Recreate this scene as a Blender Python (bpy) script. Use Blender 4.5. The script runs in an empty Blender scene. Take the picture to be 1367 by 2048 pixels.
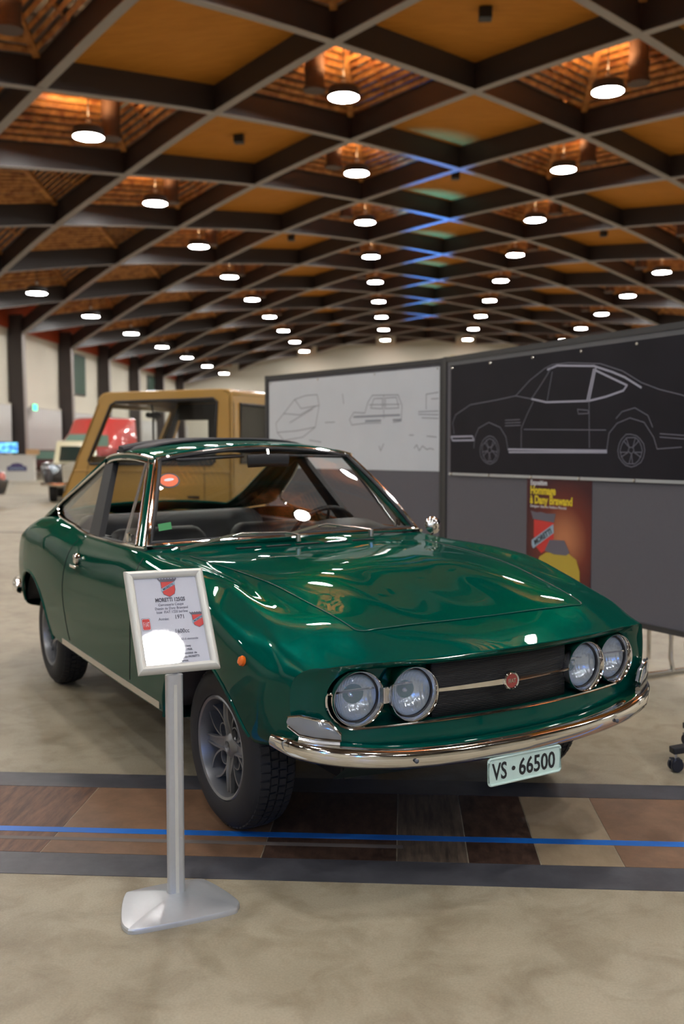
import bpy, bmesh, math, random
import numpy as np
from mathutils import Vector, Matrix
random.seed(4)
scene = bpy.context.scene
COL = scene.collection
PI = math.pi
# ------------------------------------------------------------------ camera
CAM_H = 1.3173
PITCH = 0.0611
cam_d = bpy.data.cameras.new('camera')
cam = bpy.data.objects.new('camera', cam_d); COL.objects.link(cam)
cam.location = (0, 0, CAM_H)
cam.rotation_euler = (PI / 2 - PITCH, 0, 0)
cam_d.sensor_fit = 'VERTICAL'; cam_d.sensor_height = 36.0; cam_d.sensor_width = 24.0
cam_d.lens = 1991.0 / 2048 * 36.0
cam_d.clip_end = 300
cam_d.dof.use_dof = True
cam_d.dof.focus_distance = 3.05
cam_d.dof.aperture_fstop = 2.8
scene.camera = cam
# ------------------------------------------------------------------ view, world, light levels
scene.view_settings.view_transform = 'Standard'
scene.view_settings.look = 'None'
scene.view_settings.gamma = 1
scene.view_settings.exposure = 0.0
scene.view_settings.use_curve_mapping = False
LAMP_STRENGTH = 150.0
WARM_WATTS = 420.0
BLUE_WATTS = 30000.0
world = bpy.data.worlds.new('world'); scene.world = world
world.use_nodes = True
world.node_tree.nodes['Background'].inputs[0].default_value = (0.9, 0.95, 1.0, 1)
world.node_tree.nodes['Background'].inputs[1].default_value = 0.02
HALL_YAW = 0.0625
RIDGE = 1.82          # hall x of the ridge line
BAY = 3.479           # hall x between node rows
D0, DS = 27.2, 7.31   # hall depth of node index 0 and spacing
PROF = [10.82, 10.72, 10.40, 9.82, 9.15, 8.21, 7.16]
DMAX = D0 + 8.5 * DS
DMIN = D0 - 6.5 * DS
XL, XR = RIDGE - 6 * BAY, RIDGE + 6 * BAY
_c, _s = math.cos(HALL_YAW), math.sin(HALL_YAW)

def H(x, d, z=0.0):
    "hall coordinates (across, along, up) to world"
    return Vector((x * _c + d * _s, -x * _s + d * _c, z))

# one key light level for the blue spots (moving heads on the floor behind the boards, added pair behind the camera)
def blue_spot(name, loc, target, watts, size_deg, radius, col=(0.01, 0.25, 1.0), blend=0.8):
    l = bpy.data.lights.new(name, 'SPOT'); l.energy = watts; l.color = col
    l.spot_size = math.radians(size_deg); l.spot_blend = blend; l.shadow_soft_size = radius
    o = bpy.data.objects.new(name, l); COL.objects.link(o)
    o.location = loc
    o.rotation_euler = (Vector(target) - Vector(loc)).to_track_quat('-Z', 'Y').to_euler()
    return o
for _i in range(1, 7):
    dd = D0 + DS * _i
    blue_spot('blue_uplight', H(RIDGE - 1.5, dd, 0.4), H(RIDGE - 1.5, dd, 10.7), BLUE_WATTS * (0.45 if _i == 1 else 1.0), 25, 0.1)
blue_spot('added_blue_spot', (-1.6, -4.5, 2.9), (0.4, 3.4, 0.6), 200, 50, 0.12)  # added spot pair, stands in for an unseen blue screen mirrored in the headlamps
blue_spot('added_blue_spot', (3.2, -6.0, 3.2), (0.7, 3.2, 0.6), 200, 50, 0.12)

# ------------------------------------------------------------------ materials
def new_mat(name):
    m = bpy.data.materials.new(name); m.use_nodes = True
    nt = m.node_tree
    return m, nt, nt.nodes['Principled BSDF']
def setin(b, k, v):
    if k in b.inputs: b.inputs[k].default_value = v
def pm(name, col, rough=0.5, metal=0.0, coat=0.0, spec=0.5, noise=0.0, nscale=8.0, bump=0.0, bscale=200.0, emit=None, estr=0.0, coat_rough=0.03):
    m, nt, b = new_mat(name)
    c = (*col, 1.0)
    setin(b, 'Base Color', c); setin(b, 'Roughness', rough); setin(b, 'Metallic', metal)
    setin(b, 'Coat Weight', coat); setin(b, 'Coat Roughness', coat_rough); setin(b, 'Specular IOR Level', spec)
    tc = nt.nodes.new('ShaderNodeTexCoord')
    if noise > 0:
        n = nt.nodes.new('ShaderNodeTexNoise'); n.inputs['Scale'].default_value = nscale; n.inputs['Detail'].default_value = 6
        r = nt.nodes.new('ShaderNodeMix'); r.data_type = 'RGBA'
        nt.links.new(tc.outputs['Object'], n.inputs['Vector'])
        r.inputs[6].default_value = tuple(min(1, v * (1 - noise)) for v in col) + (1,)
        r.inputs[7].default_value = tuple(min(1, v * (1 + noise)) for v in col) + (1,)
        nt.links.new(n.outputs['Fac'], r.inputs[0]); nt.links.new(r.outputs[2], b.inputs['Base Color'])
    if bump > 0:
        n2 = nt.nodes.new('ShaderNodeTexNoise'); n2.inputs['Scale'].default_value = bscale; n2.inputs['Detail'].default_value = 3
        bp = nt.nodes.new('ShaderNodeBump'); bp.inputs['Strength'].default_value = bump; bp.inputs['Distance'].default_value = 0.002
        nt.links.new(tc.outputs['Object'], n2.inputs['Vector'])
        nt.links.new(n2.outputs['Fac'], bp.inputs['Height']); nt.links.new(bp.outputs['Normal'], b.inputs['Normal'])
    if emit: setin(b, 'Emission Color', (*emit, 1)); setin(b, 'Emission Strength', estr)
    return m
def glass_mat(name, tint=(0.93, 0.96, 0.94), refl=1.0, rough=0.0):
    m = bpy.data.materials.new(name); m.use_nodes = True; nt = m.node_tree
    nt.nodes.remove(nt.nodes['Principled BSDF'])
    out = nt.nodes['Material Output']
    t = nt.nodes.new('ShaderNodeBsdfTransparent'); t.inputs[0].default_value = (*tint, 1)
    g = nt.nodes.new('ShaderNodeBsdfGlossy'); g.inputs['Roughness'].default_value = rough
    ge = nt.nodes.new('ShaderNodeNewGeometry')
    dt = nt.nodes.new('ShaderNodeVectorMath'); dt.operation = 'DOT_PRODUCT'
    nt.links.new(ge.outputs['Normal'], dt.inputs[0]); nt.links.new(ge.outputs['Incoming'], dt.inputs[1])
    def mth(op, a_, b_=None):
        n = nt.nodes.new('ShaderNodeMath'); n.operation = op
        for i, v in enumerate((a_, b_)):
            if v is None: continue
            if isinstance(v, (int, float)): n.inputs[i].default_value = v
            else: nt.links.new(v, n.inputs[i])
        return n.outputs[0]
    fac = mth('POWER', mth('SUBTRACT', 1.0, mth('ABSOLUTE', dt.outputs['Value'])), 5.0)
    fac = mth('MINIMUM', mth('MULTIPLY', mth('ADD', mth('MULTIPLY', fac, 0.95), 0.05), 1.5 * refl), 1.0)
    mx = nt.nodes.new('ShaderNodeMixShader')
    nt.links.new(fac, mx.inputs[0])
    nt.links.new(t.outputs[0], mx.inputs[1]); nt.links.new(g.outputs[0], mx.inputs[2])
    nt.links.new(mx.outputs[0], out.inputs[0])
    return m
M = {}
M['paint'] = pm('green_paint', (0.0, 0.068, 0.051), 0.34, 0.45, 0.62, spec=0.0, coat_rough=0.012)
setin(M['paint'].node_tree.nodes['Principled BSDF'], 'Specular Tint', (0.0, 0.40, 0.28, 1))
M['chrome'] = pm('chrome', (0.80, 0.79, 0.77), 0.07, 1.0)
M['satin'] = pm('satin_chrome', (0.62, 0.60, 0.57), 0.22, 1.0)
M['rubber'] = pm('tyre_rubber', (0.016, 0.016, 0.018), 0.72, bump=0.3, bscale=300)
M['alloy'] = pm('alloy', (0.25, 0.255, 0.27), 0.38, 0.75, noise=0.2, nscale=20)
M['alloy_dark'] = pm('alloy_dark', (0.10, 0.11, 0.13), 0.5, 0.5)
M['black'] = pm('black_plastic', (0.012, 0.012, 0.014), 0.55)
M['interior'] = pm('black_vinyl', (0.022, 0.022, 0.023), 0.5, bump=0.3)
M['seat'] = pm('grey_vinyl', (0.030, 0.030, 0.031), 0.5, bump=0.3)
M['canvas'] = pm('black_canvas', (0.055, 0.052, 0.055), 0.7, bump=0.5, bscale=400)
M['glass'] = glass_mat('car_glass')
def fluted():
    m, nt, b = new_mat('fluted_lamp_glass'); out = nt.nodes['Material Output']
    setin(b, 'Base Color', (0.38, 0.46, 0.55, 1)); setin(b, 'Roughness', 0.12); setin(b, 'Coat Weight', 1.0)
    t = nt.nodes.new('ShaderNodeBsdfTransparent'); mx = nt.nodes.new('ShaderNodeMixShader'); mx.inputs[0].default_value = 0.20
    tc = nt.nodes.new('ShaderNodeTexCoord'); w = nt.nodes.new('ShaderNodeTexWave'); w.wave_type = 'BANDS'; w.bands_direction = 'Y'; w.inputs['Scale'].default_value = 45
    bp = nt.nodes.new('ShaderNodeBump'); bp.inputs['Strength'].default_value = 0.35; bp.inputs['Distance'].default_value = 0.002
    nt.links.new(tc.outputs['Object'], w.inputs['Vector']); nt.links.new(w.outputs['Fac'], bp.inputs['Height']); nt.links.new(bp.outputs['Normal'], b.inputs['Normal'])
    nt.links.new(t.outputs[0], mx.inputs[1]); nt.links.new(b.outputs[0], mx.inputs[2]); nt.links.new(mx.outputs[0], out.inputs[0])
    return m
M['lens'] = fluted()
M['orange'] = pm('orange_lens', (0.9, 0.16, 0.01), 0.15, coat=1.0)
M['plate'] = pm('plate_paint', (0.60, 0.78, 0.70), 0.4)
M['ink'] = pm('black_ink', (0.015, 0.017, 0.02), 0.5)
M['red'] = pm('red_print', (0.62, 0.035, 0.03), 0.4)
M['white'] = pm('white_print', (0.72, 0.73, 0.76), 0.45)
M['alu'] = pm('silver_aluminium', (0.53, 0.55, 0.57), 0.36, 0.55, noise=0.04, nscale=60)
M['frame_alu'] = pm('pale_anodised_frame', (0.62, 0.62, 0.57), 0.38, 0.25)
M['ochre'] = pm('ochre_paint', (0.43, 0.245, 0.058), 0.35, 0.0, 1.0, coat_rough=0.05)
M['web'] = pm('dark_beam', (0.040, 0.030, 0.029), 0.42, noise=0.15, nscale=0.7)
M['flange'] = pm('beam_flange', (0.25, 0.22, 0.205), 0.5, noise=0.08, nscale=1.5)
M['yellow'] = None
M['wallu'] = pm('cream_wall', (0.62, 0.58, 0.49), 0.8, noise=0.05, nscale=0.6)
M['board'] = pm('grey_felt_board', (0.115, 0.11, 0.125), 0.85, noise=0.06, nscale=60, bump=0.3, bscale=500)
M['boardframe'] = pm('anthracite_frame', (0.055, 0.055, 0.058), 0.4, 0.3)
M['boardtop'] = pm('grey_velcro_band', (0.12, 0.12, 0.125), 0.7)
M['banner'] = pm('black_banner', (0.017, 0.0155, 0.021), 0.55, spec=0.15, noise=0.3, nscale=3)
M['chalk'] = pm('pale_line_print', (0.36, 0.36, 0.44), 0.5)
M['sketchpaper'] = pm('sketch_paper', (0.56, 0.59, 0.63), 0.5, noise=0.05, nscale=4)
M['pencil'] = pm('pencil_line', (0.26, 0.27, 0.31), 0.7)
M['yellowprint'] = pm('yellow_print', (0.75, 0.58, 0.02), 0.45)
M['bluegrey'] = pm('blue_grey_print', (0.30, 0.42, 0.52), 0.45)
M['crown'] = pm('grey_crown_print', (0.13, 0.12, 0.15), 0.5)
M['ochreprint'] = pm('mustard_print', (0.50, 0.36, 0.04), 0.45)
M['redcar'] = pm('red_paint', (0.55, 0.02, 0.015), 0.35, coat=1.0)
M['cream'] = pm('cream_paint', (0.58, 0.54, 0.36), 0.35, coat=0.8)
M['blackcar'] = pm('black_paint', (0.015, 0.015, 0.017), 0.3, coat=1.0)
M['maroon'] = pm('maroon_paint', (0.07, 0.008, 0.012), 0.3, coat=1.0)
M['darkglass'] = pm('dark_vehicle_glass', (0.02, 0.035, 0.03), 0.1, spec=0.8)
M['greenglass'] = pm('green_tinted_glass', (0.13, 0.24, 0.19), 0.15, spec=0.8)
M['booth'] = pm('white_counter', (0.58, 0.57, 0.54), 0.6)
M['purple'] = pm('purple_logo', (0.06, 0.04, 0.14), 0.6)
M['wood'] = pm('light_wood', (0.45, 0.27, 0.13), 0.6)
M['redwall'] = pm('red_wall_panel', (0.42, 0.06, 0.015), 0.7)
M['duct'] = pm('brown_pipe', (0.07, 0.035, 0.022), 0.6)
M['lamphouse'] = pm('lamp_housing', (0.03, 0.026, 0.025), 0.5)
M['whiteball'] = pm('white_ball', (0.7, 0.68, 0.65), 0.4)
M['lampglow'] = pm('lamp_glow', (1, 1, 1), 0.5, emit=(1.0, 0.985, 0.95), estr=LAMP_STRENGTH)
M['exit'] = pm('exit_glow', (0.0, 0.3, 0.12), 0.5, emit=(0.05, 1.0, 0.45), estr=3.0)
M['blind'] = pm('green_blind', (0.05, 0.10, 0.07), 0.6)

def reflector_mat():
    m, nt, b = new_mat('headlamp_reflector')
    setin(b, 'Base Color', (0.66, 0.72, 0.78, 1)); setin(b, 'Metallic', 0.92); setin(b, 'Roughness', 0.20)
    tc = nt.nodes.new('ShaderNodeTexCoord'); w = nt.nodes.new('ShaderNodeTexWave'); w.wave_type = 'BANDS'; w.bands_direction = 'Y'
    w.inputs['Scale'].default_value = 32; w.inputs['Distortion'].default_value = 0.0
    bp = nt.nodes.new('ShaderNodeBump'); bp.inputs['Strength'].default_value = 0.25; bp.inputs['Distance'].default_value = 0.003
    nt.links.new(tc.outputs['Object'], w.inputs['Vector']); nt.links.new(w.outputs['Fac'], bp.inputs['Height']); nt.links.new(bp.outputs['Normal'], b.inputs['Normal'])
    return m
M['reflector'] = reflector_mat()
def grille_mat():
    m, nt, b = new_mat('black_grille'); setin(b, 'Base Color', (0.006, 0.006, 0.007, 1)); setin(b, 'Roughness', 0.6)
    tc = nt.nodes.new('ShaderNodeTexCoord'); w = nt.nodes.new('ShaderNodeTexWave'); w.wave_type = 'BANDS'; w.bands_direction = 'Z'
    w.inputs['Scale'].default_value = 60
    bp = nt.nodes.new('ShaderNodeBump'); bp.inputs['Strength'].default_value = 0.6; bp.inputs['Distance'].default_value = 0.003
    nt.links.new(tc.outputs['Object'], w.inputs['Vector']); nt.links.new(w.outputs['Fac'], bp.inputs['Height']); nt.links.new(bp.outputs['Normal'], b.inputs['Normal'])
    return m
M['grille'] = grille_mat()
def yellow_mat():
    m, nt, b = new_mat('yellow_plywood'); setin(b, 'Roughness', 0.7); setin(b, 'Specular IOR Level', 0.1)
    tc = nt.nodes.new('ShaderNodeTexCoord'); mp = nt.nodes.new('ShaderNodeMapping'); mp.inputs['Scale'].default_value = (0.5, 4, 1)
    w = nt.nodes.new('ShaderNodeTexNoise'); w.inputs['Scale'].default_value = 3.0; w.inputs['Detail'].default_value = 8; w.inputs['Distortion'].default_value = 0.6
    r = nt.nodes.new('ShaderNodeValToRGB'); r.color_ramp.elements[0].position = 0.3; r.color_ramp.elements[1].position = 0.75
    r.color_ramp.elements[0].color = (0.40, 0.158, 0.022, 1); r.color_ramp.elements[1].color = (0.52, 0.215, 0.034, 1)
    nt.links.new(tc.outputs['Object'], mp.inputs['Vector']); nt.links.new(mp.outputs[0], w.inputs['Vector'])
    nt.links.new(w.outputs['Fac'], r.inputs[0]); nt.links.new(r.outputs[0], b.inputs['Base Color'])
    return m
M['yellow'] = yellow_mat()
def slat_mat():
    m, nt, b = new_mat('rough_slat_wood'); setin(b, 'Roughness', 0.6)
    tc = nt.nodes.new('ShaderNodeTexCoord'); n = nt.nodes.new('ShaderNodeTexNoise'); n.inputs['Scale'].default_value = 3.5; n.inputs['Detail'].default_value = 8
    r = nt.nodes.new('ShaderNodeValToRGB'); r.color_ramp.elements[0].position = 0.35; r.color_ramp.elements[1].position = 0.7
    r.color_ramp.elements[0].color = (0.24, 0.075, 0.016, 1); r.color_ramp.elements[1].color = (0.62, 0.28, 0.075, 1)
    nt.links.new(tc.outputs['Object'], n.inputs['Vector']); nt.links.new(n.outputs['Fac'], r.inputs[0]); nt.links.new(r.outputs[0], b.inputs['Base Color'])
    return m
M['slat'] = slat_mat()
def concrete_mat():
    m, nt, b = new_mat('polished_concrete')
    tc = nt.nodes.new('ShaderNodeTexCoord')
    n1 = nt.nodes.new('ShaderNodeTexNoise'); n1.inputs['Scale'].default_value = 0.9; n1.inputs['Detail'].default_value = 9; n1.inputs['Roughness'].default_value = 0.62
    n2 = nt.nodes.new('ShaderNodeTexNoise'); n2.inputs['Scale'].default_value = 5.5; n2.inputs['Detail'].default_value = 8; n2.inputs['Roughness'].default_value = 0.65; n2.inputs['Distortion'].default_value = 0.5
    n3 = nt.nodes.new('ShaderNodeTexNoise'); n3.inputs['Scale'].default_value = 160; n3.inputs['Detail'].default_value = 2
    for n in (n1, n2, n3): nt.links.new(tc.outputs['Object'], n.inputs['Vector'])
    r = nt.nodes.new('ShaderNodeValToRGB'); r.color_ramp.elements[0].position = 0.32; r.color_ramp.elements[1].position = 0.68
    r.color_ramp.elements[0].color = (0.255, 0.215, 0.145, 1); r.color_ramp.elements[1].color = (0.36, 0.318, 0.232, 1)
    nt.links.new(n1.outputs['Fac'], r.inputs[0])
    r2 = nt.nodes.new('ShaderNodeValToRGB'); r2.color_ramp.elements[0].position = 0.33; r2.color_ramp.elements[1].position = 0.55
    r2.color_ramp.elements[0].color = (0.62, 0.575, 0.51, 1); r2.color_ramp.elements[1].color = (1, 1, 1, 1)
    nt.links.new(n2.outputs['Fac'], r2.inputs[0])
    mx = nt.nodes.new('ShaderNodeMix'); mx.data_type = 'RGBA'; mx.blend_type = 'MULTIPLY'; mx.inputs[0].default_value = 0.8
    nt.links.new(r.outputs[0], mx.inputs[6]); nt.links.new(r2.outputs[0], mx.inputs[7])
    r3 = nt.nodes.new('ShaderNodeValToRGB'); r3.color_ramp.elements[0].position = 0.3; r3.color_ramp.elements[1].position = 0.7
    r3.color_ramp.elements[0].color = (0.88, 0.88, 0.88, 1); r3.color_ramp.elements[1].color = (1.08, 1.08, 1.08, 1)
    nt.links.new(n3.outputs['Fac'], r3.inputs[0])
    mx2 = nt.nodes.new('ShaderNodeMix'); mx2.data_type = 'RGBA'; mx2.blend_type = 'MULTIPLY'; mx2.inputs[0].default_value = 1
    nt.links.new(mx.outputs[2], mx2.inputs[6]); nt.links.new(r3.outputs[0], mx2.inputs[7])
    nt.links.new(mx2.outputs[2], b.inputs['Base Color'])
    rr = nt.nodes.new('ShaderNodeMapRange'); rr.inputs[3].default_value = 0.42; rr.inputs[4].default_value = 0.60
    nt.links.new(n2.outputs['Fac'], rr.inputs[0]); nt.links.new(rr.outputs[0], b.inputs['Roughness'])
    return m
M['concrete'] = concrete_mat()
def plank_mat(name, c1, c2, scale=(2, 18, 2), rough=0.5):
    m, nt, b = new_mat(name); setin(b, 'Roughness', rough)
    tc = nt.nodes.new('ShaderNodeTexCoord'); mp = nt.nodes.new('ShaderNodeMapping'); mp.inputs['Scale'].default_value = scale
    n = nt.nodes.new('ShaderNodeTexNoise'); n.inputs['Scale'].default_value = 2.2; n.inputs['Detail'].default_value = 9; n.inputs['Roughness'].default_value = 0.7
    r = nt.nodes.new('ShaderNodeValToRGB'); r.color_ramp.elements[0].position = 0.38; r.color_ramp.elements[1].position = 0.64
    r.color_ramp.elements[0].color = (*c1, 1); r.color_ramp.elements[1].color = (*c2, 1)
    nt.links.new(tc.outputs['Object'], mp.inputs['Vector']); nt.links.new(mp.outputs[0], n.inputs['Vector'])
    nt.links.new(n.outputs['Fac'], r.inputs[0]); nt.links.new(r.outputs[0], b.inputs['Base Color'])
    return m
M['pl_red'] = plank_mat('red_brown_board', (0.06, 0.026, 0.016), (0.17, 0.080, 0.045), (14, 2, 2))
M['pl_brown'] = plank_mat('brown_board', (0.14, 0.075, 0.040), (0.21, 0.115, 0.062), (3, 3, 2))
M['pl_dark'] = plank_mat('dark_stained_board', (0.028, 0.014, 0.010), (0.085, 0.045, 0.030), (16, 6, 2))
M['pl_tan'] = plank_mat('tan_board', (0.25, 0.185, 0.115), (0.33, 0.25, 0.16), (4, 2, 2))
M['pl_smoke'] = plank_mat('smoky_board', (0.05, 0.036, 0.028), (0.16, 0.115, 0.080), (18, 1.5, 2))
M['steel'] = plank_mat('dark_steel_strip', (0.045, 0.045, 0.052), (0.075, 0.075, 0.085), (3, 3, 3), 0.4)
M['bluetape'] = pm('blue_tape', (0.008, 0.13, 0.50), 0.4)
M['greytape'] = pm('worn_grey_line', (0.13, 0.11, 0.10), 0.6)
def curtain_mat():
    m, nt, b = new_mat('white_curtain'); setin(b, 'Base Color', (0.50, 0.48, 0.46, 1)); setin(b, 'Roughness', 0.85)
    return m
M['curtain'] = curtain_mat()
def poster_mat():
    m, nt, b = new_mat('red_poster_print'); setin(b, 'Roughness', 0.35)
    tc = nt.nodes.new('ShaderNodeTexCoord'); mp = nt.nodes.new('ShaderNodeMapping')
    mp.inputs['Location'].default_value = (-0.40 * 2.1, 0, -0.50 * 2.1); mp.inputs['Scale'].default_value = (2.1, 0, 2.1)
    g = nt.nodes.new('ShaderNodeTexGradient'); g.gradient_type = 'SPHERICAL'
    r = nt.nodes.new('ShaderNodeValToRGB')
    r.color_ramp.elements[0].position = 0.15; r.color_ramp.elements[0].color = (0.055, 0.005, 0.011, 1)
    r.color_ramp.elements[1].position = 0.9; r.color_ramp.elements[1].color = (0.52, 0.19, 0.08, 1)
    e = r.color_ramp.elements.new(0.5); e.color = (0.16, 0.022, 0.013, 1)
    nt.links.new(tc.outputs['Object'], mp.inputs['Vector']); nt.links.new(mp.outputs[0], g.inputs['Vector'])
    nt.links.new(g.outputs['Fac'], r.inputs[0]); nt.links.new(r.outputs[0], b.inputs['Base Color'])
    return m
M['poster'] = poster_mat()
def screen_mat():
    m, nt, b = new_mat('screen_picture'); setin(b, 'Base Color', (0.01, 0.01, 0.01, 1))
    tc = nt.nodes.new('ShaderNodeTexCoord'); n = nt.nodes.new('ShaderNodeTexNoise'); n.inputs['Scale'].default_value = 5.0
    r = nt.nodes.new('ShaderNodeValToRGB'); r.color_ramp.elements[0].position = 0.35; r.color_ramp.elements[0].color = (0.01, 0.12, 0.9, 1)
    r.color_ramp.elements[1].position = 0.62; r.color_ramp.elements[1].color = (0.25, 0.8, 1.0, 1)
    nt.links.new(tc.outputs['Object'], n.inputs['Vector']); nt.links.new(n.outputs['Fac'], r.inputs[0])
    nt.links.new(r.outputs[0], b.inputs['Emission Color']); setin(b, 'Emission Strength', 1.6)
    return m
M['screen'] = screen_mat()

# ------------------------------------------------------------------ mesh helpers
def tag(o, label=None, cat=None, group=None, kind=None):
    if label: o['label'] = label
    if cat: o['category'] = cat
    if group: o['group'] = group
    if kind: o['kind'] = kind
    return o
def empty(name, loc=(0, 0, 0), rz=0, label=None, cat=None, group=None):
    o = bpy.data.objects.new(name, None); COL.objects.link(o); o.empty_display_size = 0.1
    o.location = loc; o.rotation_euler = (0, 0, rz)
    return tag(o, label, cat, group)
def mesh_obj(name, verts, faces, mats, parent=None, smooth=False, mids=None, fix=True):
    me = bpy.data.meshes.new(name); me.from_pydata([tuple(v) for v in verts], [], faces)
    if not isinstance(mats, (list, tuple)): mats = [mats]
    for m in mats: me.materials.append(m)
    if mids:
        for p, i in zip(me.polygons, mids): p.material_index = i
    if fix:
        bm = bmesh.new(); bm.from_mesh(me); bmesh.ops.recalc_face_normals(bm, faces=bm.faces); bm.to_mesh(me); bm.free()
    if smooth:
        for p in me.polygons: p.use_smooth = True
    me.update()
    o = bpy.data.objects.new(name, me); COL.objects.link(o)
    if parent: o.parent = parent
    return o
class MB:
    "collects shapes, builds one mesh object"
    def __init__(self): self.v = []; self.f = []; self.mi = []; self.cur = 0
    def add(self, verts, faces):
        k = len(self.v); self.v += [tuple(p) for p in verts]
        for f in faces: self.f.append([i + k for i in f]); self.mi.append(self.cur)
        return self
    def box(self, lo, hi, rot=None, loc=(0, 0, 0)):
        x0, y0, z0 = lo; x1, y1, z1 = hi
        vs = [Vector(p) for p in [(x0,y0,z0),(x1,y0,z0),(x1,y1,z0),(x0,y1,z0),(x0,y0,z1),(x1,y0,z1),(x1,y1,z1),(x0,y1,z1)]]
        if rot is not None: vs = [rot @ p for p in vs]
        vs = [p + Vector(loc) for p in vs]
        return self.add(vs, [(0,3,2,1),(4,5,6,7),(0,1,5,4),(1,2,6,5),(2,3,7,6),(3,0,4,7)])
    def sweep(self, path, sec, up=(0, 0, 1), closed=False, caps=True, scales=None):
        "section points (a: sideways, b: up) swept along path"
        path = [Vector(p) for p in path]; n = len(path); m = len(sec); vs = []; fs = []
        for i, p in enumerate(path):
            if closed: t = path[(i + 1) % n] - path[i - 1]
            else: t = path[min(i + 1, n - 1)] - path[max(i - 1, 0)]
            t.normalize(); u = Vector(up(i) if callable(up) else up)
            s = t.cross(u)
            if s.length < 1e-6: s = t.cross(Vector((1, 0, 0)))
            s.normalize(); w = s.cross(t)
            k = scales[i] if scales else 1.0
            for a, b in sec: vs.append(p + s * a * k + w * b * k)
        for i in range(n if closed else n - 1):
            j = (i + 1) % n
            for q in range(m):
                r = (q + 1) % m
                fs.append((i * m + q, i * m + r, j * m + r, j * m + q))
        if caps and not closed:
            fs.append(tuple(range(m))[::-1]); fs.append(tuple((n - 1) * m + q for q in range(m)))
        return self.add(vs, fs)
    def tube(self, path, r, n=8, closed=False, scales=None, up=(0, 0, 1)):
        return self.sweep(path, [(r * math.cos(2 * PI * k / n), r * math.sin(2 * PI * k / n)) for k in range(n)], up, closed, True, scales)
    def lathe(self, prof, n=32, mat=None, closed=False):
        "profile (radius, height) about local z; mat places it"
        vs = []; fs = []; m = len(prof)
        for k in range(n):
            a = 2 * PI * k / n
            for r, h in prof:
                p = Vector((r * math.cos(a), r * math.sin(a), h))
                vs.append(mat @ p if mat else p)
        for k in range(n):
            j = (k + 1) % n
            for q in range(m - 1 if not closed else m):
                r_ = (q + 1) % m
                fs.append((k * m + q, j * m + q, j * m + r_, k * m + r_))
        if not closed:
            if prof[0][0] > 1e-5: fs.append(tuple(k * m for k in range(n))[::-1])
            if prof[-1][0] > 1e-5: fs.append(tuple(k * m + m - 1 for k in range(n)))
        return self.add(vs, fs)
    def prism(self, poly, axis_fn, a, b):
        "polygon of 2d points extruded between a and b; axis_fn(p, t) -> 3d"
        n = len(poly); vs = [axis_fn(p, a) for p in poly] + [axis_fn(p, b) for p in poly]
        fs = [tuple(range(n))[::-1], tuple(range(n, 2 * n))] + [(i, (i + 1) % n, n + (i + 1) % n, n + i) for i in range(n)]
        return self.add(vs, fs)
    def build(self, name, mat, parent=None, smooth=False, fix=True, bevel=0.0, angle=35):
        o = mesh_obj(name, self.v, self.f, mat, parent, smooth, self.mi if isinstance(mat, (list, tuple)) else None, fix)
        if smooth: sharp(o, angle)
        if bevel > 0:
            md = o.modifiers.new('bevel', 'BEVEL'); md.width = bevel; md.segments = 2; md.limit_method = 'ANGLE'; md.angle_limit = math.radians(40)
        return o
def sharp(o, deg):
    me = o.data
    bm = bmesh.new(); bm.from_mesh(me); lim = math.radians(deg)
    for e in bm.edges:
        if len(e.link_faces) == 2 and e.calc_face_angle(0) > lim: e.smooth = False
    for f in bm.faces: f.smooth = True
    bm.to_mesh(me); bm.free()
def grid_obj(name, rows, mat, parent=None, smooth=True, keep=None, thick=0.0, angle=50):
    "rows: list of lists of points"
    m = len(rows[0]); vs = [p for r in rows for p in r]; fs = []
    for i in range(len(rows) - 1):
        for j in range(m - 1):
            if keep and not keep(i, j): continue
            fs.append((i * m + j, i * m + j + 1, (i + 1) * m + j + 1, (i + 1) * m + j))
    used = sorted({k for f in fs for k in f}); mp = {k: i for i, k in enumerate(used)}
    o = mesh_obj(name, [vs[k] for k in used], [[mp[k] for k in f] for f in fs], mat, parent, smooth)
    if smooth: sharp(o, angle)
    if thick:
        md = o.modifiers.new('solid', 'SOLIDIFY'); md.thickness = thick; md.offset = 0
    return o
def text_obj(name, s, size, mat, M4, parent=None, align='CENTER', bold=0.0, sx=1.0, ext=0.0004):
    "lettering in the local xz plane of M4 (x right, z up), facing local -y"
    cu = bpy.data.curves.new(name, 'FONT'); cu.body = s; cu.size = size; cu.align_x = align; cu.offset = bold; cu.extrude = ext
    cu.resolution_u = 3
    t = bpy.data.objects.new(name, cu)
    dg = bpy.context.evaluated_depsgraph_get
    COL.objects.link(t); bpy.context.view_layer.update()
    me = bpy.data.meshes.new_from_object(t.evaluated_get(dg()))
    bpy.data.objects.remove(t)
    me.materials.clear(); me.materials.append(mat)
    R = Matrix.Rotation(PI / 2, 4, 'X')
    me.transform(M4 @ R @ Matrix.Diagonal((sx, 1, 1, 1)))
    o = bpy.data.objects.new(name, me); COL.objects.link(o)
    if parent: o.parent = parent
    return o
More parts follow.
